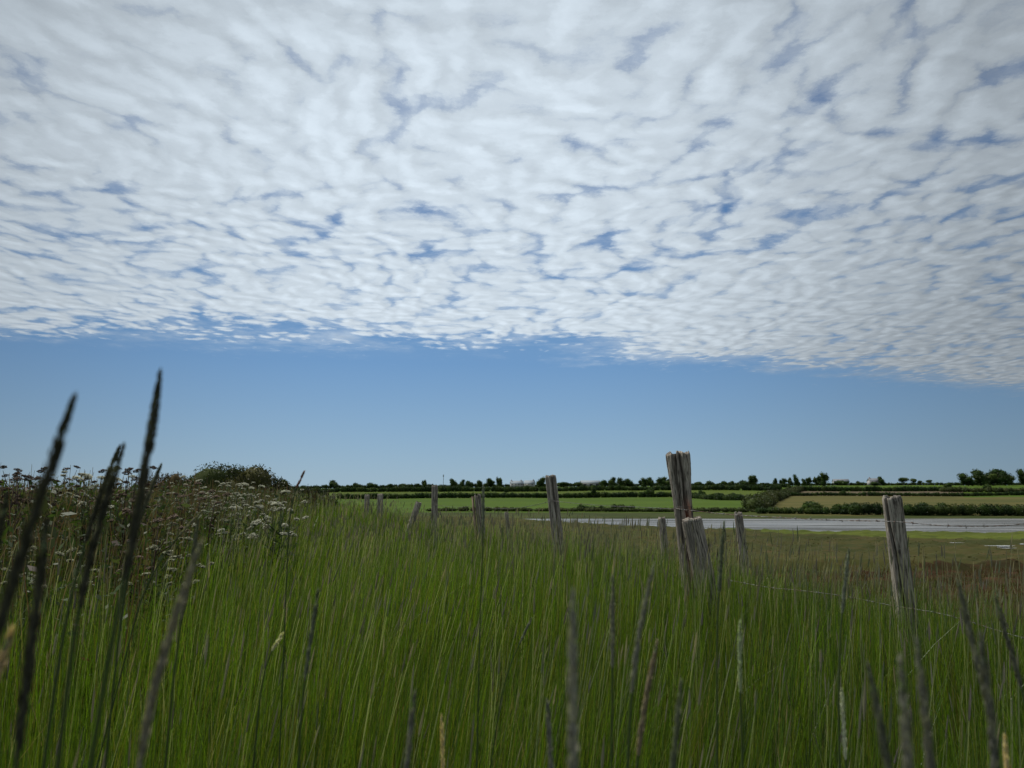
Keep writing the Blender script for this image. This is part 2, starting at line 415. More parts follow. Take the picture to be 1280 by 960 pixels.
def hedge_obj(name, label, cat, path, h, w, leaf, group=None, pal=GREENS, dens=1.0, bumpy=.3, seed=0, posts=None):
    rng = np.random.default_rng(seed + 100); acc = Acc()
    P = np.array([(QX(px, Y), Y) for px, Y in path], float)
    seg = np.hypot(*np.diff(P, axis=0).T); L = seg.sum(); step = max(h * .75, 1.0); n = int(L / step) + 2
    cum = np.concatenate([[0], np.cumsum(seg)]); prof = 1.0
    for k in range(n):
        d = k / (n - 1) * L; x = np.interp(d, cum, P[:, 0]); y = np.interp(d, cum, P[:, 1])
        prof = .6 * prof + .4 * rng.uniform(1 - bumpy, 1 + bumpy * 1.3)
        hh = h * prof; x += rng.uniform(-.2, .2) * w; y += rng.uniform(-.3, .3) * w
        z0 = H(x, y); rad = (step * rng.uniform(.7, 1.0), w * rng.uniform(.4, .6), hh * .55)
        nl = int(dens * 6 * rad[0] * rad[2] * 3.2 / leaf ** 2)
        base = pal[rng.integers(len(pal))]
        V = ICO_V * np.array(rad) * .85 * (1 + .12 * rng.normal(size=(len(ICO_V), 1))) + (x, y, z0 + hh * .46)
        acc.add(V, np.column_stack([ICO_F, ICO_F[:, 2]]), base, 1)
        dd = rng.normal(size=(nl, 3)); dd /= np.linalg.norm(dd, axis=1)[:, None]; dd[:, 1] = np.where(rng.random(nl) < .7, -abs(dd[:, 1]), dd[:, 1])
        Q = np.array([x, y, z0 + hh * .48]) + dd * np.array(rad) * rng.uniform(.85, 1.15, (nl, 1))
        V, F, cc = leaf_cards(Q, leaf, rng, cols=base * rng.uniform(.7, 1.35, (nl, 1))); acc.add(V, F, cc, 0)
    o = acc.build(name, [M_leaf, M_core]); tag(o, label, cat, group); return o

DK = GREENS * .95
OL = np.array([(.05, .066, .02), (.042, .054, .018), (.062, .07, .026)])
HG = 'hedgerows between the far fields'
hedge_obj('hedgerow', 'long dark hedgerow dividing the lower bright green field from the pasture above', 'hedge', [(425, 385), (540, 392), (700, 398), (860, 402)], 2.4, 2.5, .45, HG, DK, seed=1)
hedge_obj('hedgerow', 'short dark hedgerow slanting down between green fields, just right of the tall broken post', 'hedge', [(858, 398), (885, 350), (926, 306)], 2.3, 2.4, .4, HG, DK, seed=2)
hedge_obj('hedgerow', 'thick dark hedge below the skyline above the upper green pasture', 'hedge', [(250, 600), (380, 600), (560, 606), (760, 600), (905, 605), (975, 600)], 3.4, 4, .6, HG, DK, bumpy=.45, seed=3)
hedge_obj('scrub_belt', 'diagonal belt of olive green scrub climbing the hill between green and ochre fields', 'scrub', [(938, 168), (950, 205), (962, 270), (972, 350), (984, 450), (1000, 560)], 2.7, 6, .4, None, OL, bumpy=.5, seed=4)
hedge_obj('hedgerow', 'near black hedgerow along the far shore at the right edge of the estuary', 'hedge', [(1062, 152), (1130, 150), (1200, 149), (1290, 148), (1400, 150)], 2.1, 3.0, .26, HG, DK * .8, bumpy=.14, seed=5)
hedge_obj('hedgerow', 'low dark bushy hedge on the far shore below the ochre field', 'hedge', [(950, 158), (1000, 156), (1064, 154)], 1.0, 2.2, .25, HG, DK, bumpy=.5, seed=6)
hedge_obj('hedgerow', 'thin dark hedgerow across the middle of the ochre field', 'hedge', [(988, 430), (1100, 432), (1250, 428), (1420, 425)], 1.9, 2, .45, HG, DK, seed=7)
hedge_obj('hedgerow', 'dark hedgerow above the pale strip of bare field on the right', 'hedge', [(985, 562), (1080, 565), (1178, 560)], 3.2, 3, .6, HG, DK, seed=8)
hedge_obj('hedgerow', 'olive hedgerow under the dark copse at the right', 'hedge', [(1178, 548), (1240, 540), (1420, 520)], 3.0, 6, .6, HG, OL, bumpy=.5, seed=9)
hedge_obj('hedgerow', 'hedgerow running along the skyline left of the tall broken post', 'hedge', [(250, 850), (380, 850), (520, 852), (700, 850), (845, 850)], 3.2, 4, .8, HG, DK, bumpy=.5, seed=10)
hedge_obj('hedgerow', 'hedgerow running along the skyline right of the tall broken post', 'hedge', [(845, 850), (980, 855), (1130, 860), (1420, 850)], 2.6, 4, .8, HG, DK, bumpy=.45, seed=11)
hedge_obj('hedgerow', 'thin hedgerow near the skyline between tall broken post and scrub belt', 'hedge', [(862, 700), (985, 705)], 2.6, 3, .7, HG, DK, seed=12)
hedge_obj('rough_verge', 'low rough verge along the foot of the bright green field', 'verge', [(540, 172), (700, 170), (850, 167), (945, 165)], .7, 2.5, .22, None, OL, bumpy=.6, seed=13)
hedge_obj('bush', 'low black bush below the green field, nearest the square-topped post', 'bush', [(727, 176), (738, 175), (750, 175)], 1.15, 1.8, .25, 'low shore bushes', DK * .8, bumpy=.5, seed=14)
hedge_obj('bush', 'wider low black bush below the green field, nearest the tall broken post', 'bush', [(768, 174), (779, 174), (790, 173)], 1.25, 1.8, .25, 'low shore bushes', DK * .8, bumpy=.6, seed=15)

# ---- trees on the far side: six crowns, each copied
def make_tree(rng, h, w, kind):
    t = thing('tree', 'x', 'tree')
    a = Acc(); trunk_h = h * (.35 if kind != 'bush' else .15)
    pts = [(0, 0, -.3), (.05 * h * rng.uniform(-1, 1), 0, trunk_h * .5), (.06 * h * rng.uniform(-1, 1), .03, trunk_h), (.05, 0, h * .7)]
    V, F = tube(pts, [h * .04, h * .03, h * .024, h * .01], 7); a.add(V, F)
    for k in range(4):
        d = rng.uniform(0, 6.28); q = np.array([math.cos(d), math.sin(d), .7]) * w * .3
        p0 = np.array(pts[2]) * [1, 1, .85]; V, F = tube([p0, p0 + q * .5, p0 + q + [0, 0, .1 * h]], [h * .016, h * .011, h * .005], 5); a.add(V, F)
    a.build('trunk', M_bark, t)
    a = Acc(); base = h * {'round': .05, 'bush': .0, 'tall': .08, 'flat': .36}[kind]
    rz = (h - base) / 2 * 1.05
    crown(a, (0, 0, base + rz * .95), (w / 2, w / 2 * .9, rz), {'round': 900, 'bush': 900, 'tall': 800, 'flat': 700}[kind], max(h, w) * .075, rng, lobes=10, pal=DK, core=.7)
    a.build('crown', [M_leaf, M_core], t)
    return t
rt = np.random.default_rng(5)
KINDS = {'round': make_tree(rt, 8, 8, 'round'), 'round2': make_tree(rt, 8, 9, 'round'), 'bush': make_tree(rt, 4, 6, 'bush'), 'bush2': make_tree(rt, 4, 6, 'bush'), 'tall': make_tree(rt, 10, 7, 'tall'), 'flat': make_tree(rt, 8, 9, 'flat')}
KH = {'round': (8, 8), 'round2': (8, 9), 'bush': (4, 6), 'bush2': (4, 6), 'tall': (10, 7), 'flat': (8, 9)}
used = set()
def tree(kind, px, Y, wpx, hpx, label, group=None):
    """wpx, hpx: size in the photograph's pixels at distance Y"""
    h = hpx * Y / 960 * (.94 if Y > 600 else 1); w = wpx * Y / 960 * 1.22; kh, kw = KH[kind]; x = QX(px, Y)
    loc = (x, Y, H(x, Y) - .1 * h); sc = (w / kw, w / kw, h / kh); rz = rt.uniform(0, 6.28)
    if kind not in used:
        used.add(kind); r = KINDS[kind]; r.location = loc; r.rotation_euler = (0, 0, rz); r.scale = sc; r['label'] = label
        if group: r['group'] = group
        return r
    return dup(KINDS[kind], loc, rz, label, group, sc)
SK = 'trees along the skyline'
ft = [
 ('round', 418, 840, 14, 11, 'rounded dark tree at the left end of the visible skyline'),
 ('bush', 445, 840, 10, 9, 'dark tree on the skyline just left of the pair of thin posts'),
 ('bush2', 464, 840, 14, 9, 'wide low tree on the skyline above the pair of thin posts'),
 ('bush', 488, 840, 10, 7, 'small low skyline tree right of the pair of thin posts'),
 ('bush2', 505, 840, 14, 7, 'wide flat skyline tree above the stubby leaning post'),
 ('round2', 530, 840, 7, 10, 'single small round tree just left of the slim upright post'),
 ('round2', 566, 835, 11, 12, 'rounded dark tree just right of the radio mast'),
 ('round', 577, 835, 8, 11, 'narrow dark tree, second right of the radio mast'),
 ('bush2', 586, 835, 10, 11, 'dark tree above and left of the split dark post'),
 ('bush', 600, 835, 9, 11, 'pointed dark tree above the split dark post'),
 ('round', 612, 835, 13, 12, 'wide dark tree right of the split dark post'),
 ('tall', 624, 835, 9, 13, 'taller dark tree left of the white farmhouse'),
 ('round2', 677, 760, 14, 14, 'dark rounded tree against the square-topped post'),
 ('bush', 705, 800, 20, 8, 'low spreading tree right of the square-topped post'),
 ('bush2', 724, 800, 14, 8, 'low dark tree in front of the long pale barn'),
 ('bush', 755, 740, 12, 12, 'leftmost dark tree of the dense copse left of the tall broken post'),
 ('round', 765, 740, 12, 14, 'tallest tree of the dense copse left of the tall broken post'),
 ('round2', 777, 740, 13, 13, 'middle tree of the dense copse left of the tall broken post'),
 ('round', 788, 740, 12, 12, 'rightmost tree of the dense copse left of the tall broken post'),
 ('round2', 805, 735, 12, 13, 'dark twin tree between the copse and the tall broken post'),
 ('round', 815, 735, 11, 14, 'dark right hand twin tree beside the tall broken post'),
 ('round2', 830, 735, 17, 14, 'broad dark tree touching the left side of the tall broken post'),
 ('bush', 872, 830, 12, 7, 'small bush-like tree on the skyline just right of the tall broken post'),
 ('bush2', 888, 800, 12, 9, 'low wide tree on the skyline above the green pasture'),
 ('bush', 905, 830, 9, 8, 'small rounded skyline tree left of the big leaning tree'),
 ('bush2', 915, 830, 8, 8, 'small rounded skyline tree nearest the big leaning tree'),
 ('tall', 942, 790, 14, 15, 'big leaning tree standing highest above the scrub belt'),
 ('bush', 931, 790, 16, 10, 'low dark tree at the left foot of the big leaning tree'),
 ('round', 969, 840, 7, 10, 'first single round tree right of the big leaning tree'),
 ('round2', 980, 840, 9, 10, 'second round skyline tree, above the top of the scrub belt'),
 ('round', 989, 840, 7, 11, 'third small round tree of the skyline row above the ochre field'),
 ('round', 997, 780, 8, 16, 'round tree standing forward of the skyline row, above the ochre field'),
 ('round2', 1006, 840, 8, 9, 'small skyline tree between the two forward standing trees'),
 ('tall', 1012, 840, 7, 11, 'narrow slanting tree on the skyline above the ochre field'),
 ('tall', 1021, 840, 8, 11, 'second narrow tree left of the dark forked tree'),
 ('round2', 1030, 770, 13, 18, 'dark forked tree, largest above the ochre field'),
 ('bush2', 1052, 850, 20, 8, 'long low clump of skyline trees right of the dark forked tree'),
 ('bush', 1074, 845, 7, 7, 'tiny single skyline tree left of the squared grey post'),
 ('round', 1104, 845, 9, 12, 'rounded tree beside the hilltop farmhouse right of the barn clump'),
 ('bush2', 1094, 835, 14, 6, 'low shrubs in front of the hilltop farmhouse'),
 ('flat', 1130, 850, 13, 12, 'umbrella shaped tree with a clear trunk on the skyline'),
 ('flat', 1142, 850, 9, 10, 'small open crowned tree beside the umbrella shaped tree'),
 ('flat', 1151, 850, 6, 7, 'smallest flat topped tree in the skyline row of four'),
 ('flat', 1164, 850, 8, 8, 'flat topped tree at the right end of the skyline row of four'),
 ('bush', 1186, 620, 12, 10, 'dark bush at the left foot of the dark copse'),
 ('bush2', 1235, 560, 11, 12, 'dark bush standing alone in front of the dark copse'),
 ('round', 1211, 800, 20, 17, 'leftmost tree of the dark copse on the right skyline'),
 ('round2', 1228, 800, 26, 21, 'second tree of the dark copse on the right skyline'),
 ('round', 1244, 800, 28, 22, 'tallest tree of the dark copse on the right skyline'),
 ('round2', 1258, 800, 22, 20, 'rightmost tree of the dark copse on the right skyline'),
 ('round', 1283, 800, 16, 22, 'dark tree cut by the right edge of the picture'),
 ('bush', 1012, 157, 27, 20, 'large dark bush on the far shore left of the squared grey post'),
 ('bush2', 1026, 156, 14, 9, 'small dark bush right of the large shore bush'),
 ('bush', 1044, 155, 14, 16, 'dark bush at the left of a touching pair on the far shore'),
 ('bush2', 1056, 155, 20, 17, 'dark bush at the right of a touching pair on the far shore'),
 ('bush', 1156, 150, 18, 20, 'left bush rising from the black shore hedge right of the squared grey post'),
 ('bush2', 1174, 150, 20, 20, 'right bush rising from the black shore hedge right of the squared grey post'),
 ('bush', 1262, 150, 18, 16, 'bush rising from the black shore hedge near the right edge'),
 ('tall', 742, 396, 9, 16, 'single dark tree in the hedgerow right of the square-topped post'),
 ('bush', 812, 396, 13, 14, 'bushy dark tree in the hedgerow left of the tall broken post'),
 ('bush2', 877, 392, 9, 11, 'small tree in the hedgerow just right of the tall broken post'),
 ('bush', 918, 310, 7, 9, 'small bush at the lower end of the slanting hedgerow'),
 ('bush2', 1054, 430, 8, 8, 'dark bush in the hedgerow across the ochre field'),
 ('bush', 633, 560, 7, 9, 'small dark tree below the white farmhouse'),
]
for k_, px, Y, w, hh_, lab in ft: tree(k_, px, Y, w, hh_ * (1.15 if Y > 300 else 1.05), lab, SK if Y > 700 else None)

# ---- farm buildings and mast
def wallmat(name, c, r=.8):
    m, t, b, out = new_mat(name); oc = t.node('ShaderNodeTexCoord').outputs['Object']
    t.put(b.inputs['Base Color'], t.mix(t.noise(oc, 1.2, 5, .6), c, tuple(v * .75 for v in c))); b.inputs['Roughness'].default_value = r; return m
M_white = wallmat('white_render', (.40, .40, .39)); M_slate = wallmat('slate', (.20, .21, .23)); M_tin = wallmat('pale_tin', (.27, .31, .34)); M_dark = wallmat('dark_opening', (.03, .03, .035)); M_brick = wallmat('brick_chimney', (.28, .15, .10))
def boxv(x0, x1, y0, y1, z0, z1):
    V = np.array([(x, y, z) for z in (z0, z1) for x, y in ((x0, y0), (x1, y0), (x1, y1), (x0, y1))], float)
    F = np.array([(3, 2, 1, 0), (4, 5, 6, 7), (0, 1, 5, 4), (1, 2, 6, 5), (2, 3, 7, 6), (3, 0, 4, 7)]); return V, F
def farm(name, label, px, Y, w, d, h, rh, wm, rm, rz, nwin, chim, barn=False):
    x = QX(px, Y); t = thing(name, label, 'building', (x, Y, H(x, Y) - .3), rz, 'farm buildings on the far hill')
    a = Acc(); a.add(*boxv(-w / 2, w / 2, -d / 2, d / 2, 0, h))
    g_ = np.array([(-w / 2, -d / 2, h), (-w / 2, d / 2, h), (-w / 2, 0, h + rh - .02), (w / 2, -d / 2, h), (w / 2, d / 2, h), (w / 2, 0, h + rh - .02)])
    a.add(g_, np.array([(0, 2, 1, 1), (3, 4, 5, 5)])); a.build('wall', wm, t)
    a = Acc(); o_ = .35; th = .16
    for sgn in (-1, 1):
        e0 = np.array([0, sgn * (d / 2 + o_), h - o_ * rh / (d / 2)]); e1 = np.array([0, 0, h + rh])
        V = []
        for xx in (-w / 2 - o_, w / 2 + o_):
            V += [(xx, e0[1], e0[2]), (xx, e1[1], e1[2]), (xx, e1[1], e1[2] + th), (xx, e0[1], e0[2] + th)]
        a.add(np.array(V), np.array([(0, 1, 2, 3), (7, 6, 5, 4), (0, 4, 5, 1), (3, 2, 6, 7), (0, 3, 7, 4), (1, 5, 6, 2)]))
    roof = a.build('roof', rm, t)
    for s_ in chim:
        a = Acc(); a.add(*boxv(s_ * w / 2 - .4, s_ * w / 2 + .4, -.4, .4, h + rh - .8, h + rh + 1.1)); a.build('chimney', M_brick, roof)
    for k in range(nwin):
        wx = -w / 2 + w * (k + .5) / nwin
        if barn: a = Acc(); a.add(*boxv(wx - 1.6, wx + 1.6, -d / 2 - .06, -d / 2 + .1, 0, 3.2)); a.build('door', M_dark, t)
        else:
            for zz in ([.9, 3.4] if h > 4 else [.9]):
                a = Acc(); a.add(*boxv(wx - .5, wx + .5, -d / 2 - .06, -d / 2 + .1, zz, zz + 1.2)); a.build('window', M_dark, t)
    return t
farm('farmhouse', 'long white farmhouse with pale roof on the skyline, left of the square-topped post', 646, 800, 13, 7, 4.6, 3.0, M_white, M_tin, .12, 4, (-.85, .7))
farm('farm_building', 'second pale farm building touching the right end of the white farmhouse', 662, 790, 10, 6.5, 4.6, 3.2, M_white, M_tin, -.2, 3, (.8,))
farm('barn', 'long low pale barn on the skyline right of the square-topped post', 738, 815, 20, 10, 4.0, 2.6, M_white, M_tin, .1, 3, (), True)
farm('farmhouse', 'small white farmhouse on the hilltop left of the umbrella shaped tree', 1094, 852, 13, 7, 5.0, 3.0, M_white, M_slate, .1, 3, (-.8, .8))
farm('barn', 'dark roofed barn among the clump above the ochre field', 1052, 858, 16, 8, 4.5, 2.6, M_white, M_slate, -.1, 2, (), True)
x = QX(554, 800); z0 = H(x, 800)
tm = thing('radio_mast', 'thin tall radio mast on the skyline right of the slim upright post', 'mast', (x, 800, z0))
a = Acc()
for dx, dy in ((-.35, -.2), (.35, -.2), (0, .4)): V, F = tube([(dx, dy, -.3), (dx * .5, dy * .5, 14)], .07, 5); a.add(V, F)
for k in range(14): V, F = tube([(-.35 * (1 - k / 28), -.2, k), (.35 * (1 - k / 28), -.2, k + 1)], .04, 4); a.add(V, F)
a.build('lattice', M_slate, tm)
a = Acc()
for dx in (-.4, 0, .4): V, F = tube([(dx, -.1, 11.6), (dx, -.1, 13.6)], .13, 6); a.add(V, F)
a.build('antenna', M_tin, tm)
# stock fence on the shore below the green field

# ------------------------------------------------------------------ weathered fence posts
mwood, t, b, out = new_mat('weathered_wood')
oc = t.node('ShaderNodeTexCoord').outputs['Object']
mp = t.node('ShaderNodeMapping'); t.put(mp.inputs[0], oc); mp.inputs['Scale'].default_value = (1, 1, .07)
gr = t.noise(mp.outputs[0], 95, 6, .7); g2 = t.noise(mp.outputs[0], 28, 4, .6); lich = t.noise(oc, 26, 5, .65)
att = t.node('ShaderNodeAttribute', attribute_name='col').outputs['Color']
c = t.mix(t.ss(gr, .36, .62), (.035, .028, .022), (.46, .41, .34))
c = t.mix(t.ss(g2, .45, .7), c, (.16, .14, .12))
c = t.mix(t.m('MULTIPLY', t.ss(lich, .60, .68), .6), c, (.33, .34, .27))
c = t.v('MULTIPLY', c, att)
t.put(b.inputs['Base Color'], c); b.inputs['Roughness'].default_value = .88; b.inputs['Specular IOR Level'].default_value = .2
bp = t.node('ShaderNodeBump'); bp.inputs['Strength'].default_value = .9; bp.inputs['Distance'].default_value = .006
t.put(bp.inputs['Height'], gr); t.l.new(bp.outputs[0], b.inputs['Normal'])
M_wood = mwood
mwire, t, b, out = new_mat('galvanised_wire')
t.put(b.inputs['Base Color'], t.mix(t.ss(t.noise(t.node('ShaderNodeTexCoord').outputs['Object'], 30, 3), .45, .6), (.17, .17, .165), (.09, .055, .035)))
b.inputs['Metallic'].default_value = .6; b.inputs['Roughness'].default_value = .45
M_wire = mwire

def axis_of(top, bot, Y, dz=.35):
    A = at(*top, Y); B = at(*bot, Y); d = B - A; g0 = H(A[0], Y) - dz
    k = (g0 - A[2]) / d[2]; return A, A + d * k
def post_mesh(name, h, R0, seed, cracks=(), square=0.0, jag=.012, flare=0.0, hollow=.01, red=None, parent=None, nt=72, nz=70, taper=.06):
    """upright post from z=0 to h; cracks: (angle, twist per m, depth, width, z0, z1); angle -90 faces the camera"""
    rg = np.random.default_rng(seed); th = np.arange(nt) * 2 * math.pi / nt
    ph = rg.uniform(0, 6.28, 12)
    ztop = h + jag * (np.sin(3 * th + ph[0]) + .7 * np.sin(5 * th + ph[1]) + .4 * np.sin(11 * th + ph[2]))
    t_ = np.linspace(0, 1, nz); Z = t_[:, None] * ztop[None]; TH = np.broadcast_to(th, Z.shape)
    r = R0 * (1 + .05 * np.sin(2 * TH + ph[3] + Z * 1.1) + .014 * np.sin(5 * TH + ph[4] + Z * 2.3) + .010 * np.sin(9 * TH + ph[5] + Z * 5) + .012 * np.sin(17 * TH + ph[6] + 3 * np.sin(Z * 3)))
    r = r * (1 + taper * (1 - Z / h)) * (1 + flare * sst(Z / h, .78, 1.0))
    if square: r = r / (np.abs(np.cos(TH + .3)) ** 4 + np.abs(np.sin(TH + .3)) ** 4) ** (.25 * square)
    r = r * (1 - .10 * sst(Z, h - .012, h + .004))
    for a0, tw, dp, wd, z0, z1 in cracks:
        ac = math.radians(a0) + tw * (Z - h * .5) + .05 * np.sin(Z * 17 + a0); dd = np.angle(np.exp(1j * (TH - ac)))
        r = r * (1 - dp * np.exp(-(dd / wd) ** 2) * sst(Z, z0 - .04, z0 + .04) * (1 - sst(Z, z1 - .03, z1 + .05)))
    r = r * (1 + .008 * rg.normal(size=r.shape))
    V = np.stack([r * np.cos(TH), r * np.sin(TH), Z], -1).reshape(-1, 3)
    col = np.ones((len(V), 3)) * (1 + .08 * np.sin(TH * 3 + ph[7] + Z * 2)).reshape(-1, 1)
    if red is not None:
        a0, w0, z0, z1 = red; dd = np.angle(np.exp(1j * (TH - math.radians(a0))))
        m = (np.exp(-(dd / w0) ** 2) * sst(Z, z0 - .1, z0 + .1) * (1 - sst(Z, z1 - .1, z1 + .1)) * (.7 + .3 * np.sin(Z * 40 + TH * 9))).reshape(-1, 1)
        col = col * (1 - m) + np.array([1.0, .33, .17]) * m
    i = np.arange(nz - 1)[:, None] * nt; j = np.arange(nt)[None]; k = (j + 1) % nt
    F = [np.stack([i + j, i + k, i + nt + k, i + nt + j], -1).reshape(-1, 4)]
    prev = (nz - 1) * nt; n0 = len(V); Vs = [V]; cs = [col]
    for q, f in enumerate((.85, .6, .35, .1)):
        zz = ztop - hollow * (1 - f) * 1.6 + .004 * rg.normal(size=nt)
        Vs.append(np.stack([r[-1] * f * np.cos(th), r[-1] * f * np.sin(th), zz], -1)); cs.append(np.full((nt, 3), .7 if q else .9))
        cur = n0 + q * nt; j = np.arange(nt); k = (j + 1) % nt
        F.append(np.stack([prev + j, prev + k, cur + k, cur + j], -1)); prev = cur
    F.append((prev + np.arange(nt))[None][:, ::1])
    # each face block keeps its own corner count
    return mesh_obj(name, np.vstack(Vs), F, M_wood, parent, cols=np.vstack(cs), smooth=True)
FG = 'weathered fence posts in the grass'
def post(label, top, bot, Y, wpx, seed, parts=None, **kw):
    A, B = axis_of(top, bot, Y); h = float(np.linalg.norm(A - B)); R0 = wpx * Y / 960 / 2
    kw.setdefault('cracks', [(-90 + random.uniform(-40, 40), random.uniform(-.4, .4), .3, .07, .1, h + .1)])
    kw.setdefault('nt', 120); o = post_mesh('fence_post', h, R0, seed, **kw)
    q = Vector(A - B).normalized(); o.rotation_mode = 'QUATERNION'; o.rotation_quaternion = Vector((0, 0, 1)).rotation_difference(q); o.location = B
    tag(o, label, 'fence post', FG); return o, h, R0
# the tall broken post
tall, th_, tR = post('tallest fence post, grey with a split crown-like top, rusty inner wood and wire round it', (847, 566), (862, 712), 6.3, 21, 11,
    cracks=[(-138, .25, .72, .13, 1.22, 9), (-72, -.25, .75, .16, .95, 9), (-104, .2, .22, .05, .3, 1.2), (-40, .5, .45, .20, .5, 1.5), (-115, -.3, .25, .05, .2, 1.2), (60, .2, .4, .15, .6, 9), (170, .2, .3, .1, .6, 9)],
    jag=.011, flare=.36, hollow=.13, taper=.12, red=(-66, .6, .30, 1.55), nz=110)
a = Acc()   # the split outer slat at its lower left
for k, (zz0, zz1, ang, wd) in enumerate([(.25, 1.0, -128, .030), (.2, .75, -112, .018)]):
    m_ = 16; zc_ = np.linspace(zz0, zz1, m_); aa = math.radians(ang)
    off = tR * (1.05 + .35 * (np.linspace(1, 0, m_)) ** 2)
    P_ = np.stack([off * math.cos(aa), off * math.sin(aa), zc_], -1); V, F = tube(P_, wd * .5 * (1 + .2 * np.sin(zc_ * 23)) * np.linspace(1, .4, m_), 7)
    a.add(V, F, (1.0, .45, .30))
o = a.build('split_slat', M_wood, tall, smooth=True); o['label'] = 'rusty red slat splitting off the tall post'
post('thick blunt topped stump leaning before the tallest post', (864.5, 648), (880, 722), 5.95, 23.5, 12, cracks=[(60, .1, .3, .1, .3, 9)], jag=.004, square=.35, hollow=.006)
post('squared grey post with a long diagonal black crack, at the right, leaning left', (1114.5, 621), (1129, 735), 4.8, 21, 13, cracks=[(-114, -.95, .9, .09, .05, 9)], jag=.006, square=.5, hollow=.01, nz=110, nt=150)
post('square-topped grey post with a dark vertical split, tallest left of the broken post', (688, 594.5), (695, 655), 9.2, 12.5, 14, cracks=[(-80, .12, .6, .15, .2, 9)], jag=.004, square=.6, hollow=.005)
post('slim upright post alone against the green field, left of the split dark post', (543.5, 607), (543, 645), 14, 7, 15, square=.5, jag=.004)
post('short pale stubby post leaning right, next left of the slim upright post', (523.5, 628), (516, 650), 14.5, 8, 16, jag=.008)
pd, hd, rd_ = post('dark post split in two pieces, right of the slim upright post', (597, 619), (600.5, 650), 12, 8.5, 17, cracks=[(-120, .2, .7, .25, .3, 9), (-60, 0, .5, .15, .3, 9)], jag=.02, hollow=.04)
a = Acc(); V, F = tube([(-rd_ * 1.5, 0, .2), (-rd_ * 1.7, -.01, hd * .6), (-rd_ * 1.5, 0, hd - .01)], [.025, .024, .018], 8); a.add(V, F, (.7, .6, .5)); a.build('split_slat', M_wood, pd)
post('right one of the pair of thin posts above the grass on the left', (475.5, 618), (475, 645), 18, 6.5, 18, square=.4)
post('left one of the pair of thin posts above the grass on the left', (459, 619), (458, 645), 19, 6, 19)
post('thin post just left of the tall broken post, in front of the water', (827, 647), (832, 698), 10.5, 9.5, 20, jag=.006)
post('thin leaning post right of the thick stump, in front of the water', (922.5, 641), (931, 704), 10.8, 9.5, 21, jag=.010)
post('very low broken post top in the grass right of the split dark post', (633, 641), (634, 652), 11.5, 5, 22)

# ------------------------------------------------------------------ barbed wire
def wire(label, pts, barb_range=(0, 1), gap=.125, sub=None, rad=.0016):
    P = np.array([at(*p) for p in pts]) if len(pts[0]) == 3 else np.array(pts)
    d = np.concatenate([[0], np.cumsum(np.linalg.norm(np.diff(P, axis=0), axis=1))]); L = d[-1]; n = max(12, int(L / .03)); s_ = np.linspace(0, L, n)
    # smooth interpolation through the points
    def cub(v):
        m = np.gradient(v, d); i = np.clip(np.searchsorted(d, s_) - 1, 0, len(d) - 2); h_ = d[i + 1] - d[i]; u = (s_ - d[i]) / h_
        return (2 * u**3 - 3 * u**2 + 1) * v[i] + (u**3 - 2 * u**2 + u) * h_ * m[i] + (-2 * u**3 + 3 * u**2) * v[i + 1] + (u**3 - u**2) * h_ * m[i + 1]
    Q = np.stack([cub(P[:, k]) for k in range(3)], -1); org = Q[0].copy()
    t_ = thing('barbed_wire', label, 'wire', org, 0, 'strands of barbed wire'); Q = Q - org
    a = Acc(); w_ = s_ * 2 * math.pi / .09
    for ph in (0, math.pi):
        Qh = Q + .0019 * np.stack([np.zeros(n), np.cos(w_ + ph), np.sin(w_ + ph)], -1); V, F = tube(Qh, rad, 4); a.add(V, F)
    a.build('strand', M_wire, t_)
    kb = 0
    for s0 in np.arange(gap * .5, L, gap):
        if not (barb_range[0] * L <= s0 <= barb_range[1] * L) or kb >= 60: continue
        kb += 1; c0 = np.array([np.interp(s0, s_, Q[:, k]) for k in range(3)]); a = Acc()
        i = min(int(s0 / L * (n - 1)), n - 2); tv = Q[i + 1] - Q[i]; tv /= np.linalg.norm(tv)
        for k in range(4):
            ang = random.uniform(0, 6.28); dv = np.array([0, math.cos(ang), math.sin(ang)]); dv += tv * random.uniform(-.4, .4)
            V, F = tube([c0 + tv * (k - 1.5) * .003, c0 + tv * (k - 1.5) * .003 + dv * .016], [.0015, .0005], 4); a.add(V, F)
        hx = np.linspace(0, 4 * math.pi, 18); V, F = tube(c0 + tv * ((hx / 12.6 - .5) * .014)[:, None] + .0042 * np.stack([np.zeros(18), np.cos(hx), np.sin(hx)], -1), .0013, 4); a.add(V, F)
        a.build('barb', M_wire, t_)
    return t_
wire('barbed wire from the tall broken post past the squared grey post to the right edge',
     [(845, 636, 6.18), (905, 642.5, 5.85), (975, 647, 5.45), (1050, 650.5, 5.02), (1116, 652, 4.69), (1180, 657, 4.35), (1235, 658, 4.05), (1290, 654, 3.8), (1400, 640, 3.3), (1600, 600, 2.7)])
wire('pale wire from the square-topped grey post to the tall broken post',
     [(690, 626, 9.1), (718, 629, 8.7), (745, 631.5, 8.2), (800, 634, 7.1), (845, 636.5, 6.2)], gap=.25)
wire('thin dark wire from the square-topped grey post back to the split dark post',
     [(688, 627, 9.1), (660, 633, 10), (630, 636, 11), (600, 633, 11.9)], gap=.4)
wire('thin wire between the split dark post and the slim upright post',
     [(597, 632, 11.9), (570, 634, 12.9), (543, 631, 13.9)], gap=.5)
wire('loose barbed wire sagging through the grass in front of the squared grey post',
     [(905, 724, 5.7), (960, 734, 5.4), (1000, 738, 5.15), (1060, 746, 4.9), (1110, 756, 4.7), (1180, 768, 4.4), (1260, 792, 4.1), (1400, 830, 3.7)], gap=.12, rad=.0011)
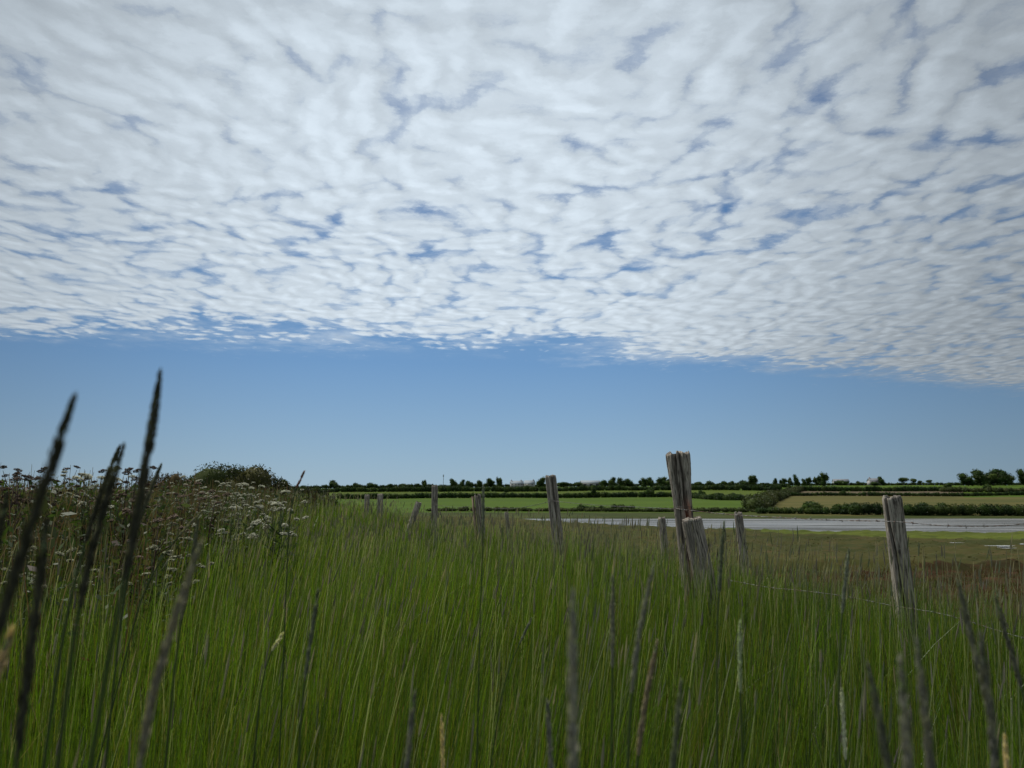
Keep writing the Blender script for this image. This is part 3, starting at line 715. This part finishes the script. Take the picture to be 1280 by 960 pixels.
def tie(label, px, py, Y, R0, n=2):
    c0 = at(px, py, Y); o_ = Acc(); hx = np.linspace(0, 2 * math.pi * n, 60)
    V, F = tube(np.stack([R0 * np.cos(hx), R0 * np.sin(hx), .01 * np.sin(hx * .7) + hx * .0012], -1), .0017, 5); o_.add(V, F)
    o = o_.build('tie_wire', M_wire, smooth=True); o.location = c0; tag(o, label, 'wire'); return o
tie('wire wound round the tallest broken post', 854.5, 637, 6.3, tR * 1.12)
tie('wire wound round the square-topped grey post', 691.5, 627, 9.2, .066)
tie('thin wire loop round the blunt top of the thick stump', 865, 652, 5.95, .078, 1)

# ------------------------------------------------------------------ grass
M_grass = leafy('grass_blade', .45, .42, .40)
M_head = leafy('grass_head', .25, .8, .15)
def blades(n, root, h, w, lean, cols_lo, cols_hi, rng, K=5, yaw=None, curve=1.8, tipw=.06):
    """ribbon blades: root (n,3), lean (n,2) sideways displacement of the tip"""
    yaw = rng.uniform(0, math.pi, n) if yaw is None else yaw
    t = np.linspace(0, 1, K + 1)[None, :, None]
    cen = np.concatenate([root[:, None, :2] + lean[:, None] * t ** curve, root[:, None, 2:] + h[:, None, None] * (t - .12 * t ** 2 * np.minimum(1, np.linalg.norm(lean, axis=1) / (h + 1e-6))[:, None, None])], -1)
    side = np.stack([np.cos(yaw), np.sin(yaw), np.zeros(n)], -1)[:, None]
    ww = (w[:, None, None] * .5) * np.maximum(1 - t ** 2.2, tipw)
    V = np.stack([cen - side * ww, cen + side * ww], 2).reshape(-1, 3)
    b0 = (np.arange(n) * 2 * (K + 1))[:, None]; k = np.arange(K)[None] * 2
    F = np.stack([b0 + k, b0 + k + 1, b0 + k + 3, b0 + k + 2], -1).reshape(-1, 4)
    cc = cols_lo[:, None] * (1 - t) + cols_hi[:, None] * t
    cc = np.repeat(cc[:, :, None], 2, 2).reshape(-1, 3)
    return V, F, cc, cen[:, -1], side[:, 0]
def sample_polar(n, r0, r1, rng, a=56):
    r = np.sqrt(rng.uniform(r0 ** 2, r1 ** 2, n)); th = np.radians(rng.uniform(-a, a, n)); return r * np.sin(th), r * np.cos(th)
def weeds_mask(x, y):
    """where the flowering weeds stand on the left"""
    q = 640 + 970.2 * x / np.maximum(y, .1)
    return sst(-q, -330, -150) * sst(y, 3.6, 5.2)
def build_grass():
    rng = np.random.default_rng(21); acc_V, acc_F, acc_C, acc_M = [], [], [], []; nn = 0
    def push(V, F, c, m):
        nonlocal nn
        acc_V.append(V.astype(np.float32)); acc_F.append((F + nn).astype(np.int32)); acc_C.append(c.astype(np.float32)); acc_M.append(np.full(len(F), m, np.int32)); nn += len(V)
    bands = [(.55, 1.2, 5600, .0032, 6), (1.2, 3, 4800, .0033, 5), (3, 6, 2000, .0043, 5), (6, 11, 900, .0072, 4), (11, 20, 300, .014, 4), (20, 42, 60, .028, 3)]
    for r0, r1, dens, w0, K in bands:
        n = int(dens * (r1 ** 2 - r0 ** 2) * math.radians(56))
        x, y = sample_polar(n, r0, r1, rng)
        s = fence_s(x, y)
        cl = .5 + .5 * np.tanh(1.5 * wob(x, y, 4.6) + .8 * wob(x, y, 11, 2))                     # clumping
        keep = (s < 8.5) & (rng.random(n) < (.22 + .78 * cl) * (1 - .85 * weeds_mask(x, y)) * (1 - .5 * sst(s, 4, 9)))
        x, y, s, cl = x[keep], y[keep], s[keep], cl[keep]; n = len(x)
        z = height(x, y)
        patch = wob(x, y, .7, 1.0); p2 = wob(x, y, 1.9, 4.0)
        h = (.79 + .06 * patch * .6 + .05 * p2) * rng.uniform(.62, 1.12, n)
        h *= 1 + .10 * (cl - .5); h *= 1 - .16 * sst(s, 0, 3); h *= 1 - .25 * weeds_mask(x, y)
        h *= 1 - .05 * sst(x, .3, 2.2)
        lean0 = np.stack([.055 + .04 * np.sin(x * 1.3 + y * .6) + 0 * x, -.02 + .04 * np.sin(y * 1.1 - x)], -1)
        lean = lean0 * h[:, None] + rng.normal(size=(n, 2)) * .058 * (h / .8)[:, None]
        wild = rng.random(n) < .11; lean[wild] += rng.normal(size=(wild.sum(), 2)) * .20
        w = w0 * rng.uniform(.6, 1.35, n)
        pal = np.array([(.082, .148, .010), (.064, .122, .012), (.100, .162, .012), (.052, .085, .018), (.125, .140, .022)])
        k = rng.integers(0, len(pal), n); hi = pal[k] * rng.uniform(.6, 1.5, (n, 1)) * (1 + .22 * patch * .6 + .15 * p2 * .6)[:, None]; lo = hi * np.array([1.05, .92, .9])
        bl = (rng.random(n) < .12); hi[bl] = np.array([.05, .085, .045]) * rng.uniform(.8, 1.2, (bl.sum(), 1))
        dry = rng.random(n) < (.035 + .05 * sst(s, 0, 3)); hi[dry] = np.array([.26, .21, .11]) * rng.uniform(.6, 1.1, (dry.sum(), 1)); lo[dry] = hi[dry]
        V, F, c, _, _ = blades(n, np.stack([x, y, z - .02], -1), h, w, lean, lo, hi, rng, K)
        push(V, F, c, 0)
        # flowering stems with spike heads
        m = int(n * (.028 if r1 <= 3 else .05 if r1 <= 6 else .11)); idx = rng.choice(n, m, replace=False)
        idx = idx[rng.random(len(idx)) < 1 - .6 * weeds_mask(x[idx], y[idx])]; m = len(idx)
        hs = np.clip(h[idx] * rng.uniform(1.0, 1.32, m), .5, 1.0) + .02; ln = lean0[idx] * hs[:, None] * 1.2 + rng.normal(size=(m, 2)) * .05
        far = w0 / .0034
        ws = np.full(m, .0026) * far ** .8
        clo = np.tile([.07, .10, .03], (m, 1)); chi = np.tile([.26, .27, .16], (m, 1))
        rt_ = np.stack([x[idx], y[idx], z[idx] - .02], -1)
        V, F, c, tip, sd = blades(m, rt_, hs, ws, ln, clo, chi, rng, 4, tipw=.6); push(V, F, c, 0)
        hl = rng.uniform(.06, .115, m) * (.7 if r1 <= 3 else 1); dirv = np.concatenate([ln * 1.6, hs[:, None]], -1); dirv /= np.linalg.norm(dirv, axis=1)[:, None]
        hc = np.array([(.27, .245, .20), (.22, .21, .185), (.33, .285, .20), (.16, .18, .12), (.19, .165, .165)])[rng.integers(0, 5, m)] * rng.uniform(.75, 1.2, (m, 1))
        tt = np.array([0, .12, .35, .7, 1.0]); rr = np.array([.35, .85, 1.0, .8, .12])
        base = tip - dirv * .03; wd = (.0021 if r1 <= 3 else .0026) * far ** .72 * rng.uniform(.7, 1.25, m)
        for q in range(2):                                                     # two crossed leaves of spikelets
            e = np.cross(dirv, np.where(q == 0, 1, -1) * sd + np.array([0, 0, .01])); e = sd if q == 0 else np.cross(dirv, sd)
            e = e / np.linalg.norm(e, axis=1)[:, None]
            cen = base[:, None] + dirv[:, None] * (hl[:, None] * tt)[:, :, None]
            jit = 1 + .18 * rng.normal(size=(m, 5))
            ww = e[:, None] * (wd[:, None] * rr[None] * jit)[:, :, None]
            V = np.stack([cen - ww, cen + ww], 2).reshape(-1, 3); b0 = (np.arange(m) * 10)[:, None]; kk = np.arange(4)[None] * 2
            F = np.stack([b0 + kk, b0 + kk + 1, b0 + kk + 3, b0 + kk + 2], -1).reshape(-1, 4)
            push(V, F, np.repeat(hc, 10, 0), 1)
    V = np.vstack(acc_V); F = np.vstack(acc_F); c = np.vstack(acc_C); M = np.concatenate(acc_M)
    o = mesh_obj('grass', V, F, [M_grass, M_head], fmat=M, cols=c, smooth=True)
    tag(o, 'dense tall green grass with grey seed heads covering the bank', 'grass', kind='stuff')
build_grass()

# dead reddish and straw stems where the bank runs down to the marsh, and rough tufts on the marsh
def build_marsh_plants():
    rng = np.random.default_rng(31); acc = Acc()
    for n, Ya, Yb, w0, hh_, cols in ((34000, 9, 42, .025, .26, [(.085, .034, .018), (.06, .04, .016), (.11, .07, .035), (.045, .048, .014)]),
                                     (12000, 43.5, 80, .16, .045, [(.058, .056, .017), (.070, .060, .022), (.048, .050, .015)])):
        y = np.sqrt(rng.uniform(Ya ** 2, Yb ** 2, n)); px = rng.uniform(560, 1420, n); x = QX(px, y); s = fence_s(x, y)
        cl = wob(x, y, 1.1 if Ya < 20 else .5, 3) + .5 * rng.normal(size=n)
        k = (s > 6) & (cl > -.1) & (y < near_edge(x / y) - 14); x, y = x[k], y[k]; n = len(x)
        h = hh_ * rng.uniform(.4, 1.3, n); cc = np.array(cols)[rng.integers(0, len(cols), n)] * rng.uniform(.7, 1.3, (n, 1))
        V, F, c, _, _ = blades(n, np.stack([x, y, height(x, y) - .02], -1), h, np.full(n, w0), rng.normal(size=(n, 2)) * .12, cc, cc, rng, 2)
        acc.add(V, F); acc.c[-1] = c
    o = acc.build('marsh_plants', M_head); tag(o, 'low rusty red and olive plants covering the salt marsh', 'marsh plants', kind='stuff')
build_marsh_plants()

# ------------------------------------------------------------------ weeds on the left
M_weed = leafy('weed_leaf', .3, .6, .25)
M_petal = leafy('petal', .35, .8, .1, tint=(1, 1, .9))
def build_weeds():
    rng = np.random.default_rng(41); acc = Acc()
    n = 130000; x, y = sample_polar(n, 4.0, 19, rng, 52); q = 640 + 970.2 * x / np.maximum(y, .1)
    lim = np.interp(y, [4, 6, 9, 13, 19], [150, 215, 330, 365, 380])
    k = (q < lim + 25 * wob(x, y, 2.0)) & (rng.random(n) < np.clip(y / 9, .35, 1)); x, y = x[k], y[k]; n = len(x)
    top = .98 + .12 * wob(x, y, 1.4) * .6 + .10 * wob(x, y, 3.3, 2)
    top = top * (1 - .25 * sst(q[k], 200, 380) * (y < 11))
    u = 1 - rng.random(n) ** 1.6 * .8
    P = np.stack([x, y, height(x, y) + top * u], -1)
    pal = np.array([(.045, .072, .02), (.06, .09, .025), (.035, .055, .018), (.07, .085, .035), (.09, .06, .04), (.06, .07, .028), (.09, .11, .05), (.05, .08, .022)])
    cc = pal[rng.integers(0, len(pal), n)] * rng.uniform(.7, 1.3, (n, 1))
    V, F, c = leaf_cards(P, .055 * rng.choice([.6, .8, 1.0, 1.7], n, p=[.3, .3, .25, .15])[:, None], rng, cols=cc, aspect=.42); acc.add(V, F); acc.c[-1] = c
    m = 9000; idx = rng.integers(0, n, m); rt_ = np.stack([x[idx], y[idx], height(x[idx], y[idx])], -1)
    cc = np.array([(.10, .08, .04), (.06, .07, .025), (.13, .07, .05), (.18, .14, .09)])[rng.integers(0, 4, m)]
    V, F, c, _, _ = blades(m, rt_, top[idx] * rng.uniform(.9, 1.15, m), np.full(m, .008), rng.normal(size=(m, 2)) * .1, cc, cc, rng, 3, tipw=.5)
    acc.add(V, F); acc.c[-1] = c
    o = acc.build('weeds', M_weed); tag(o, 'tangle of brown and dark green weeds left of the grass', 'weeds', kind='stuff')
build_weeds()

def umbel(acc, c0, rad, rng, col, nray=16, dome=.35, size=.0075):
    """flat compound umbel: rays carrying small round clusters of florets"""
    tl = rng.normal(size=2) * .22
    for k in range(nray):
        rr = rad * math.sqrt((k + .5) / nray); th = k * 2.39996; e = c0 + np.array([rr * math.cos(th), rr * math.sin(th), -dome * rr * rr / rad + rng.uniform(-.004, .004) + rr * (math.cos(th) * tl[0] + math.sin(th) * tl[1])])
        V, F = tube([c0 - [0, 0, rad * .75], e - [0, 0, .004]], [.0012, .0008], 3, cap=False); acc.add(V, F, (.07, .09, .03), 1)
        m = 9; P = e + rng.normal(size=(m, 3)) * [.22 * rad * .45, .22 * rad * .45, .003]
        d = rng.normal(size=(m, 3)) * [1, 1, .25]; d /= np.linalg.norm(d, axis=1)[:, None]; s = np.cross(d, [0, 0, 1.0] + .35 * rng.normal(size=(m, 3))); s /= np.linalg.norm(s, axis=1)[:, None]
        V = np.stack([P - d * size, P + s * size, P + d * size, P - s * size], 1).reshape(-1, 3)
        acc.add(V, np.arange(4 * m).reshape(m, 4), np.array(col) * rng.uniform(.75, 1.15), 0)
def make_umbellifer(rng, col, stemc, nu, h, leafy_=True):
    t = thing('umbellifer', 'x', 'flower'); a = Acc(); heads = []
    bend = rng.normal(size=2) * .05
    top = np.array([bend[0], bend[1], h]); V, F = tube([(0, 0, -.05), (bend[0] * .2, bend[1] * .2, h * .4), (bend[0] * .6, bend[1] * .6, h * .75), top - [0, 0, .05]], [.007, .006, .0045, .003], 6); a.add(V, F, stemc)
    heads.append((top, rng.uniform(.028, .041)))
    for k in range(nu - 1):
        z0 = h * rng.uniform(.45, .8); d = rng.uniform(0, 6.28); L = rng.uniform(.12, .26)
        p0 = np.array([bend[0] * z0 / h, bend[1] * z0 / h, z0]); p2 = p0 + [math.cos(d) * L, math.sin(d) * L, rng.uniform(.15, .34) * h * .9]
        p2[2] = min(p2[2], h * 1.02); p1 = (p0 + p2) / 2 + [math.cos(d) * .03, math.sin(d) * .03, -.02]
        V, F = tube([p0, p1, p2 - [0, 0, .04]], [.004, .003, .0022], 5); a.add(V, F, stemc); heads.append((p2, rng.uniform(.020, .036)))
    a.build('stem', M_weed, t)
    for c0, r in heads:
        b_ = Acc(); umbel(b_, np.array(c0), r, rng, col); b_.build('flower_head', [M_petal, M_weed], t)
    a = Acc(); n = 46; zz = rng.uniform(.1, .75, n) * h; d = rng.uniform(0, 6.28, n); rr = rng.uniform(.02, .17, n)
    P = np.stack([rr * np.cos(d), rr * np.sin(d), zz + .03], -1); V, F, c = leaf_cards(P, .065, rng, cols=np.tile(np.array([.05, .075, .02]), (n, 1)) * rng.uniform(.7, 1.3, (n, 1)), aspect=.35); a.add(V, F); a.c[-1] = c
    a.build('leaves', M_weed, t)
    return t
ru = np.random.default_rng(51)
WHITE = (.60, .60, .50); CREAM = (.42, .42, .30); FADE = (.26, .20, .16); BROWN = (.15, .11, .085)
UM = {'white': [make_umbellifer(ru, WHITE, (.06, .09, .03), 5, 1.12), make_umbellifer(ru, WHITE, (.07, .09, .03), 4, 1.0)],
      'cream': [make_umbellifer(ru, CREAM, (.07, .08, .03), 6, 1.1)],
      'faded': [make_umbellifer(ru, FADE, (.10, .07, .04), 6, 1.15), make_umbellifer(ru, FADE, (.09, .05, .04), 5, 1.08)],
      'brown': [make_umbellifer(ru, BROWN, (.07, .045, .035), 7, 1.2)]}
ULAB = {'white': 'umbellifer with flat white flower heads',
        'cream': 'umbellifer with greenish cream flower heads',
        'faded': 'umbellifer with faded pinkish beige heads',
        'brown': 'umbellifer gone to dark brown seed heads'}
uset = set()
def region(px, yt):
    a = ', cut by the left edge' if px < 15 else ', near the left edge' if px < 75 else ', near the second blurred stalk' if px < 125 else ', beside the tallest blurred stalk' if px < 200 else ', below the reddish bush' if px < 245 else ', below the bush top' if px < 300 else ', at the right end'
    return a + (' and high up' if yt < 592 else '' if yt < 615 else ' and halfway down' if yt < 640 else ' and low')
def put_umb(kind, px, ytop, Y, label=None):
    k = ru.integers(len(UM[kind])); r = UM[kind][k]; x = QX(px, Y); g0 = H(x, Y); hz = at(px, ytop, Y)[2] - g0
    base = [1.12, 1.0] if kind == 'white' else [1.1] if kind == 'cream' else [1.15, 1.08] if kind == 'faded' else [1.2]
    sc = hz / base[k]; sc = max(.55, min(1.35, sc)); s3 = (min(sc, 1.1), min(sc, 1.1), sc); lab = (label or ULAB[kind]) + region(px, ytop); grp = kind + ' umbellifers among the weeds'
    if (kind, k) not in uset:
        uset.add((kind, k)); r.location = (x, Y, g0); r.rotation_euler = (0, 0, ru.uniform(0, 6.28)); r.scale = s3; r['label'] = lab; r['group'] = grp; return r
    return dup(r, (x, Y, g0), ru.uniform(0, 6.28), lab, grp, s3)
for k in range(40):                                           # white ones before the bush
    Y = ru.uniform(7, 12); px = ru.uniform(225, 365); put_umb('white', px, 600 + (12 - Y) * 7.5 + ru.uniform(-6, 12), Y)
for k in range(9): put_umb('white', ru.uniform(95, 180), ru.uniform(590, 600), ru.uniform(6.5, 9), 'umbellifer with flat white flower heads against the sky')
for k in range(44): Y = ru.uniform(4.5, 11); put_umb('cream', ru.uniform(-60, 300), 600 + (11 - Y) * 14 + ru.uniform(-8, 12), Y)
for k in range(36): Y = ru.uniform(5.5, 12); put_umb('faded', ru.uniform(-80, 260), 597 + (12 - Y) * 6 + ru.uniform(-6, 14), Y)
for k in range(16): Y = ru.uniform(5.5, 9); put_umb('brown', ru.uniform(-80, 165), ru.uniform(584, 602), Y)

# umbellifers that would otherwise read alike are told apart by their order from the left
ORD = ['leftmost', 'second from left', 'third from left', 'fourth from left', 'fifth from left', 'sixth from left', 'seventh from left', 'eighth from left', 'ninth from left', 'tenth from left', 'eleventh from left', 'twelfth from left', 'thirteenth from left']
sets_ = {}
for o in list(C.objects):
    if o.get('category') == 'flower': sets_.setdefault(o['label'], []).append(o)
for lab, os_ in sets_.items():
    if len(os_) > 1:
        os_.sort(key=lambda q: q.location.x / q.location.y)
        for k, o in enumerate(os_): o['label'] = lab.replace('umbellifer', ORD[min(k, 12)] + ' umbellifer', 1).replace(' and halfway down', ', halfway down').replace('gone to dark brown', 'with brown').replace('flower heads', 'heads')

# bushes on the left
M_bushleaf = leafy('bush_leaf', .22, .5, .3)
def near_bush(label, lobes, Y, n, leaf, pal, seed):
    rng = np.random.default_rng(seed); x0 = QX(lobes[0][0], Y); t = thing('bush', label, 'bush', (x0, Y, H(x0, Y)), 0, 'bushes behind the weeds')
    a = Acc(); st = Acc()
    for px, ytop, wpx in lobes:
        x = QX(px, Y) - x0; top = at(px, ytop, Y)[2] - t.location.z; w = wpx * Y / 960 / 2
        crown(a, (x, 0, top * .45), (w, w * .9, top * .56), n, leaf, rng, lobes=13, pal=pal, core=.84, flat=.9)
        m = int(wpx * 2.6); d = rng.uniform(0, math.pi, m); xx = x + np.cos(d) * w * .95; zz = top * .45 + np.sin(d) * top * .54
        for q in range(m):   # twigs past the outline
            p0 = np.array([xx[q] * .93, rng.uniform(-.4, .4) * w, zz[q] * .93]); e = p0 + np.array([math.cos(d[q]) * .1 + rng.normal() * .05, rng.normal() * .04, .1 + rng.random() * .10])
            V, F = tube([p0, e], [.004, .002], 3, cap=False); a.add(V, F, (.05, .04, .03), 0)
            Pq = p0 + (e - p0) * rng.random((7, 1)) * 1.1 + rng.normal(size=(7, 3)) * .012
            V, F, c = leaf_cards(Pq, leaf * .8, rng, cols=pal[0] * rng.uniform(.8, 1.3, (7, 1))); a.add(V, F); a.c[-1] = c
    a.build('foliage', [M_bushleaf, M_core], t)
    for k in range(5):
        V, F = tube([(rng.uniform(-.2, .2), rng.uniform(-.2, .2), -.1), (rng.uniform(-.4, .4), rng.uniform(-.3, .3), .9)], [.035, .015], 6); st.add(V, F, (.06, .05, .04))
    st.build('stems', M_bark, t)
BU = np.array([(.032, .045, .014), (.042, .055, .016), (.055, .055, .02), (.027, .037, .013)])
BR = np.array([(.075, .055, .025), (.05, .05, .02), (.085, .05, .03)])
near_bush('large dark rounded bush rising above the white umbellifers', [(283, 584, 96), (322, 590, 84), (252, 594, 72), (348, 602, 56)], 19, 9500, .05, BU, 61)
near_bush('low reddish green bush left of the large dark bush', [(212, 594, 62), (185, 598, 50)], 21, 5200, .05, BR, 62)
near_bush('small dark bush at the right foot of the large dark bush', [(388, 612, 46), (408, 616, 30)], 24, 2200, .06, BU, 63)

# ------------------------------------------------------------------ single tall grass stalks close to the lens
M_stalk = leafy('stalk', .25, .6, .3); M_spike = leafy('spike', .25, .8, .15)
NS = 'tall grass stalks close to the viewer'
def stalk(label, pts, w, head_to, hw=1.0, col=(.13, .125, .09), scol=(.06, .09, .03), mm=6.5, leaf=None):
    """pts: photo points from the tip downwards; w: width of the head in photo pixels; head_to: index (float) of the head's lower end"""
    rng = np.random.default_rng(int(pts[0][0] * 7 + pts[0][1]) + 500); col = tuple(v * (1.0 if pts[0][0] < 200 and pts[0][1] < 700 else 1.9) for v in col); Y = mm * .001 * 960 / w
    P = [at(px, py, Y) for px, py in pts]; d = P[-1] - P[-2]; d /= np.linalg.norm(d); d = d + np.array([0, .0, 0])
    g0 = H(P[-1][0], Y); k = (g0 - .02 - P[-1][2]); e = P[-1] + np.array([d[0] / abs(d[2]) * -k * .35, 0.02, k]); P += [(P[-1] * .5 + e * .5) + [(d[0]) * .04, 0, 0], e]
    P = np.array(P)[::-1]; org = P[0].copy(); P = P - org
    dd = np.concatenate([[0], np.cumsum(np.linalg.norm(np.diff(P, axis=0), axis=1))]); s_ = np.linspace(0, dd[-1], 40)
    Q = np.stack([np.interp(s_, dd, P[:, i]) for i in range(3)], -1)
    Q[1:-1] = (Q[:-2] + Q[1:-1] * 2 + Q[2:]) / 4; Q[1:-1] = (Q[:-2] + Q[1:-1] * 2 + Q[2:]) / 4
    t_ = thing('grass_stalk', label, 'grass stalk', org, 0, NS)
    a = Acc(); V, F = tube(Q, np.linspace(.0022, .0011, 40), 6); a.add(V, F, scol); a.build('stem', M_stalk, t_, smooth=True)
    L = head_to * .001; s0 = dd[-1] - L; a = Acc(); R0 = mm * .00043 * hw
    hs = np.linspace(s0, dd[-1], 22); hc = np.stack([np.interp(hs, s_, Q[:, i]) for i in range(3)], -1)
    u = np.linspace(0, 1, 22); prof = np.clip(np.minimum(.35 + u * 5, 1) * np.minimum(.12 + (1 - u) * 4.2, 1), .1, 1)
    V, F = tube(hc, R0 * .62 * prof, 7); a.add(V, F, np.array(col) * .9)
    n = int(130 * L / .1); uu = rng.random(n) ** .9; th = rng.uniform(0, 6.28, n); i = np.clip((uu * 21).astype(int), 0, 20)
    c0 = hc[i] + (hc[i + 1] - hc[i]) * (uu * 21 - i)[:, None]; ax = hc[i + 1] - hc[i]; ax /= np.linalg.norm(ax, axis=1)[:, None]
    e1 = np.cross(ax, [0, 1.0, .1]); e1 /= np.linalg.norm(e1, axis=1)[:, None]; e2 = np.cross(ax, e1); o_ = np.cos(th)[:, None] * e1 + np.sin(th)[:, None] * e2
    rr = R0 * np.interp(uu, u, prof)[:, None]; p0 = c0 + o_ * rr * .5; tip = c0 + o_ * rr * 1.04 + ax * .008; sd_ = np.cross(ax, o_) * .0013
    mid = (p0 + tip) / 2 + o_ * .0006
    V = np.stack([p0, mid + sd_, tip, mid - sd_], 1).reshape(-1, 3); cc = np.repeat(np.array(col) * rng.uniform(.7, 1.35, (n, 1)), 4, 0); a.add(V, np.arange(4 * n).reshape(n, 4)); a.c[-1] = cc
    a.build('seed_head', M_spike, t_)
    a = Acc(); 
    for q in range(2):
        f = rng.uniform(.15, .45); b0 = np.array([np.interp(f * dd[-1], s_, Q[:, i]) for i in range(3)]); dr = rng.uniform(0, 6.28)
        hh_ = rng.uniform(.18, .34); V, F, c, _, _ = blades(1, b0[None], np.array([hh_]), np.array([.0045]), np.array([[math.cos(dr), abs(math.sin(dr))]]) * .12, np.array([[.06, .10, .02]]), np.array([[.08, .12, .03]]), rng, 6, yaw=np.array([dr + 1.57]))
        a.add(V, F); a.c[-1] = c
    a.build('leaf', M_grass, t_)
    return t_
DKH = (.075, .075, .055)
stalk('tall dark blurred stalk leaning right, its tip in the sky, leftmost of the tall ones', [(89, 507), (66, 575), (44, 645), (20, 712), (-4, 775)], 17, 120, col=DKH)
stalk('tallest blurred grass stalk with a kinked tip against the blue sky', [(199, 474), (196, 512), (186, 568), (178, 610), (165, 680), (150, 760), (128, 850)], 14, 120, col=DKH)
stalk('dark grass stalk, left one of a close pair between the two tallest blurred stalks', [(147, 563), (139, 588), (126, 610), (105, 680), (80, 780)], 8, 100, col=DKH)
stalk('blurred dark grass stalk, right one of a close pair between the two tallest stalks', [(152, 565), (143, 590), (126, 640), (104, 720), (90, 800)], 12, 110, col=DKH)
stalk('thin dark grass stalk with a pointed tip just right of the tallest blurred stalk', [(201, 582), (193, 600), (180, 625), (165, 690), (150, 780)], 6, 80, col=DKH)
stalk('dark blurred grass stalk low at the far left, crossing the weeds', [(57, 660), (52, 720), (40, 800), (28, 880)], 15, 120, col=DKH)
stalk('dark grass stalk at the left edge below the sky line', [(8, 625), (0, 660), (-14, 720), (-30, 800)], 11, 100, col=DKH)
stalk('grey blurred grass stalk left of centre, leaning right over the green grass', [(250, 682), (236, 726), (214, 790), (200, 816), (186, 870), (172, 960)], 13, 140, col=(.17, .155, .12))
stalk('thick grey blurred upright grass stalk at the bottom centre', [(716, 748), (717, 790), (715, 860), (716, 960)], 15, 130, col=(.17, .165, .14))
stalk('grey blurred grass stalk leaning right, first to the right of the thick upright one', [(816, 712), (806, 750), (796, 800), (788, 870)], 9, 110, col=(.14, .14, .11))
stalk('thin grey grass stalk upright between the two blurred grey stalks', [(766, 725), (765, 780), (766, 860), (764, 960)], 7, 100, col=(.13, .13, .10))
stalk('brownish grass stalk leaning right at the bottom, right of the thick upright one', [(821, 806), (813, 846), (801, 900), (795, 960)], 8, 110, col=(.16, .13, .09))
stalk('dark green grey stalk at the bottom, right of centre, wholly blurred', [(851, 856), (846, 910), (838, 980)], 9, 110, col=(.10, .11, .07))
stalk('blurred grey stalk, left one of the thick pair at the bottom right', [(1126, 832), (1132, 880), (1136, 960)], 15, 130, col=(.14, .135, .11))
stalk('blurred grey stalk, right one of the thick pair at the bottom right', [(1146, 806), (1154, 860), (1164, 960)], 13, 130, col=(.13, .125, .10))
stalk('dark blurred stalk leaning left at the right side, in front of the squared grey post', [(1086, 838), (1098, 890), (1112, 960)], 12, 120, col=(.09, .095, .07))
stalk('grey stalk leaning left near the right edge with its tip above the grass', [(1198, 730), (1206, 770), (1222, 830), (1240, 900)], 9, 110, col=(.12, .12, .09))
stalk('dark stalk at the right edge, thick and blurred', [(1226, 800), (1236, 850), (1244, 960)], 12, 120, col=(.10, .10, .08))
stalk('thin dark stalk cut by the right edge of the picture', [(1246, 752), (1262, 810), (1284, 880)], 7, 100, col=(.09, .09, .07))
stalk('narrow dark upright stalk right of the thick stump, tip over the far marsh', [(905, 656), (902, 690), (898, 740), (896, 800)], 5.5, 100, col=(.09, .10, .07))
stalk('narrow grey stalk between the thin leaning post and the squared grey post', [(1061, 690), (1056, 730), (1050, 790), (1048, 860)], 5.5, 90, col=(.12, .13, .10))
stalk('pale grass stalk standing in front of the split dark post', [(604, 610), (604, 650), (603, 700), (600, 770)], 4.5, 70, col=(.11, .12, .10))
stalk('straw coloured braided seed head upright at the bottom centre left', [(552, 896), (553, 925), (554, 975)], 5.5, 90, col=(.42, .34, .17), scol=(.30, .26, .14))
stalk('second straw coloured seed head, short and upright, at the bottom right corner', [(1256, 925), (1258, 950), (1262, 985)], 8, 90, col=(.36, .29, .15), scol=(.30, .26, .14))
stalk('pale whitish seed head upright at the bottom, left of the thick pair', [(1052, 862), (1054, 900), (1058, 960)], 6, 90, col=(.34, .34, .26))
stalk('pale greenish seed head above and left of the whitish one', [(925, 780), (924, 815), (926, 880)], 6, 90, col=(.24, .27, .17))
stalk('pale brown blurred seed head at the left edge over the grass', [(12, 796), (4, 818), (-12, 850)], 14, 60, col=(.30, .23, .15))
stalk('grey blurred stalk left of centre, short and upright, left of the bottom straw head', [(518, 872), (512, 920), (506, 975)], 9, 100, col=(.12, .12, .10))
stalk('grey stalk upright right of the straw coloured seed head', [(684, 878), (687, 920), (690, 970)], 8, 90, col=(.13, .13, .11))
stalk('dark grass stalk leaning right in front of the green grass left of centre', [(397, 742), (390, 790), (380, 850), (374, 930)], 7, 100, col=(.10, .11, .08))
stalk('thin dark stalk leaning right with a club tip below the middle grass', [(664, 774), (655, 792), (640, 825), (628, 860)], 3.6, 60, col=(.11, .115, .09))
stalk('dark stalk crossing the grass below the white umbellifers', [(247, 655), (243, 690), (232, 740), (222, 800)], 7, 110, col=(.08, .085, .06))
stalk('short bent straw seed head lying over in the left grass', [(352, 794), (344, 802), (335, 812), (326, 860)], 5, 30, col=(.40, .38, .24))
stalk('thin reddish brown plume leaning right against the sky, right of the large dark bush', [(380, 590), (374, 597), (366, 612), (362, 640), (360, 680)], 3, 40, col=(.14, .07, .06), mm=5)
stalk('long pale stalk leaning right across the left weeds', [(250, 642), (228, 662), (200, 700), (178, 740)], 4, 60, col=(.17, .16, .11))
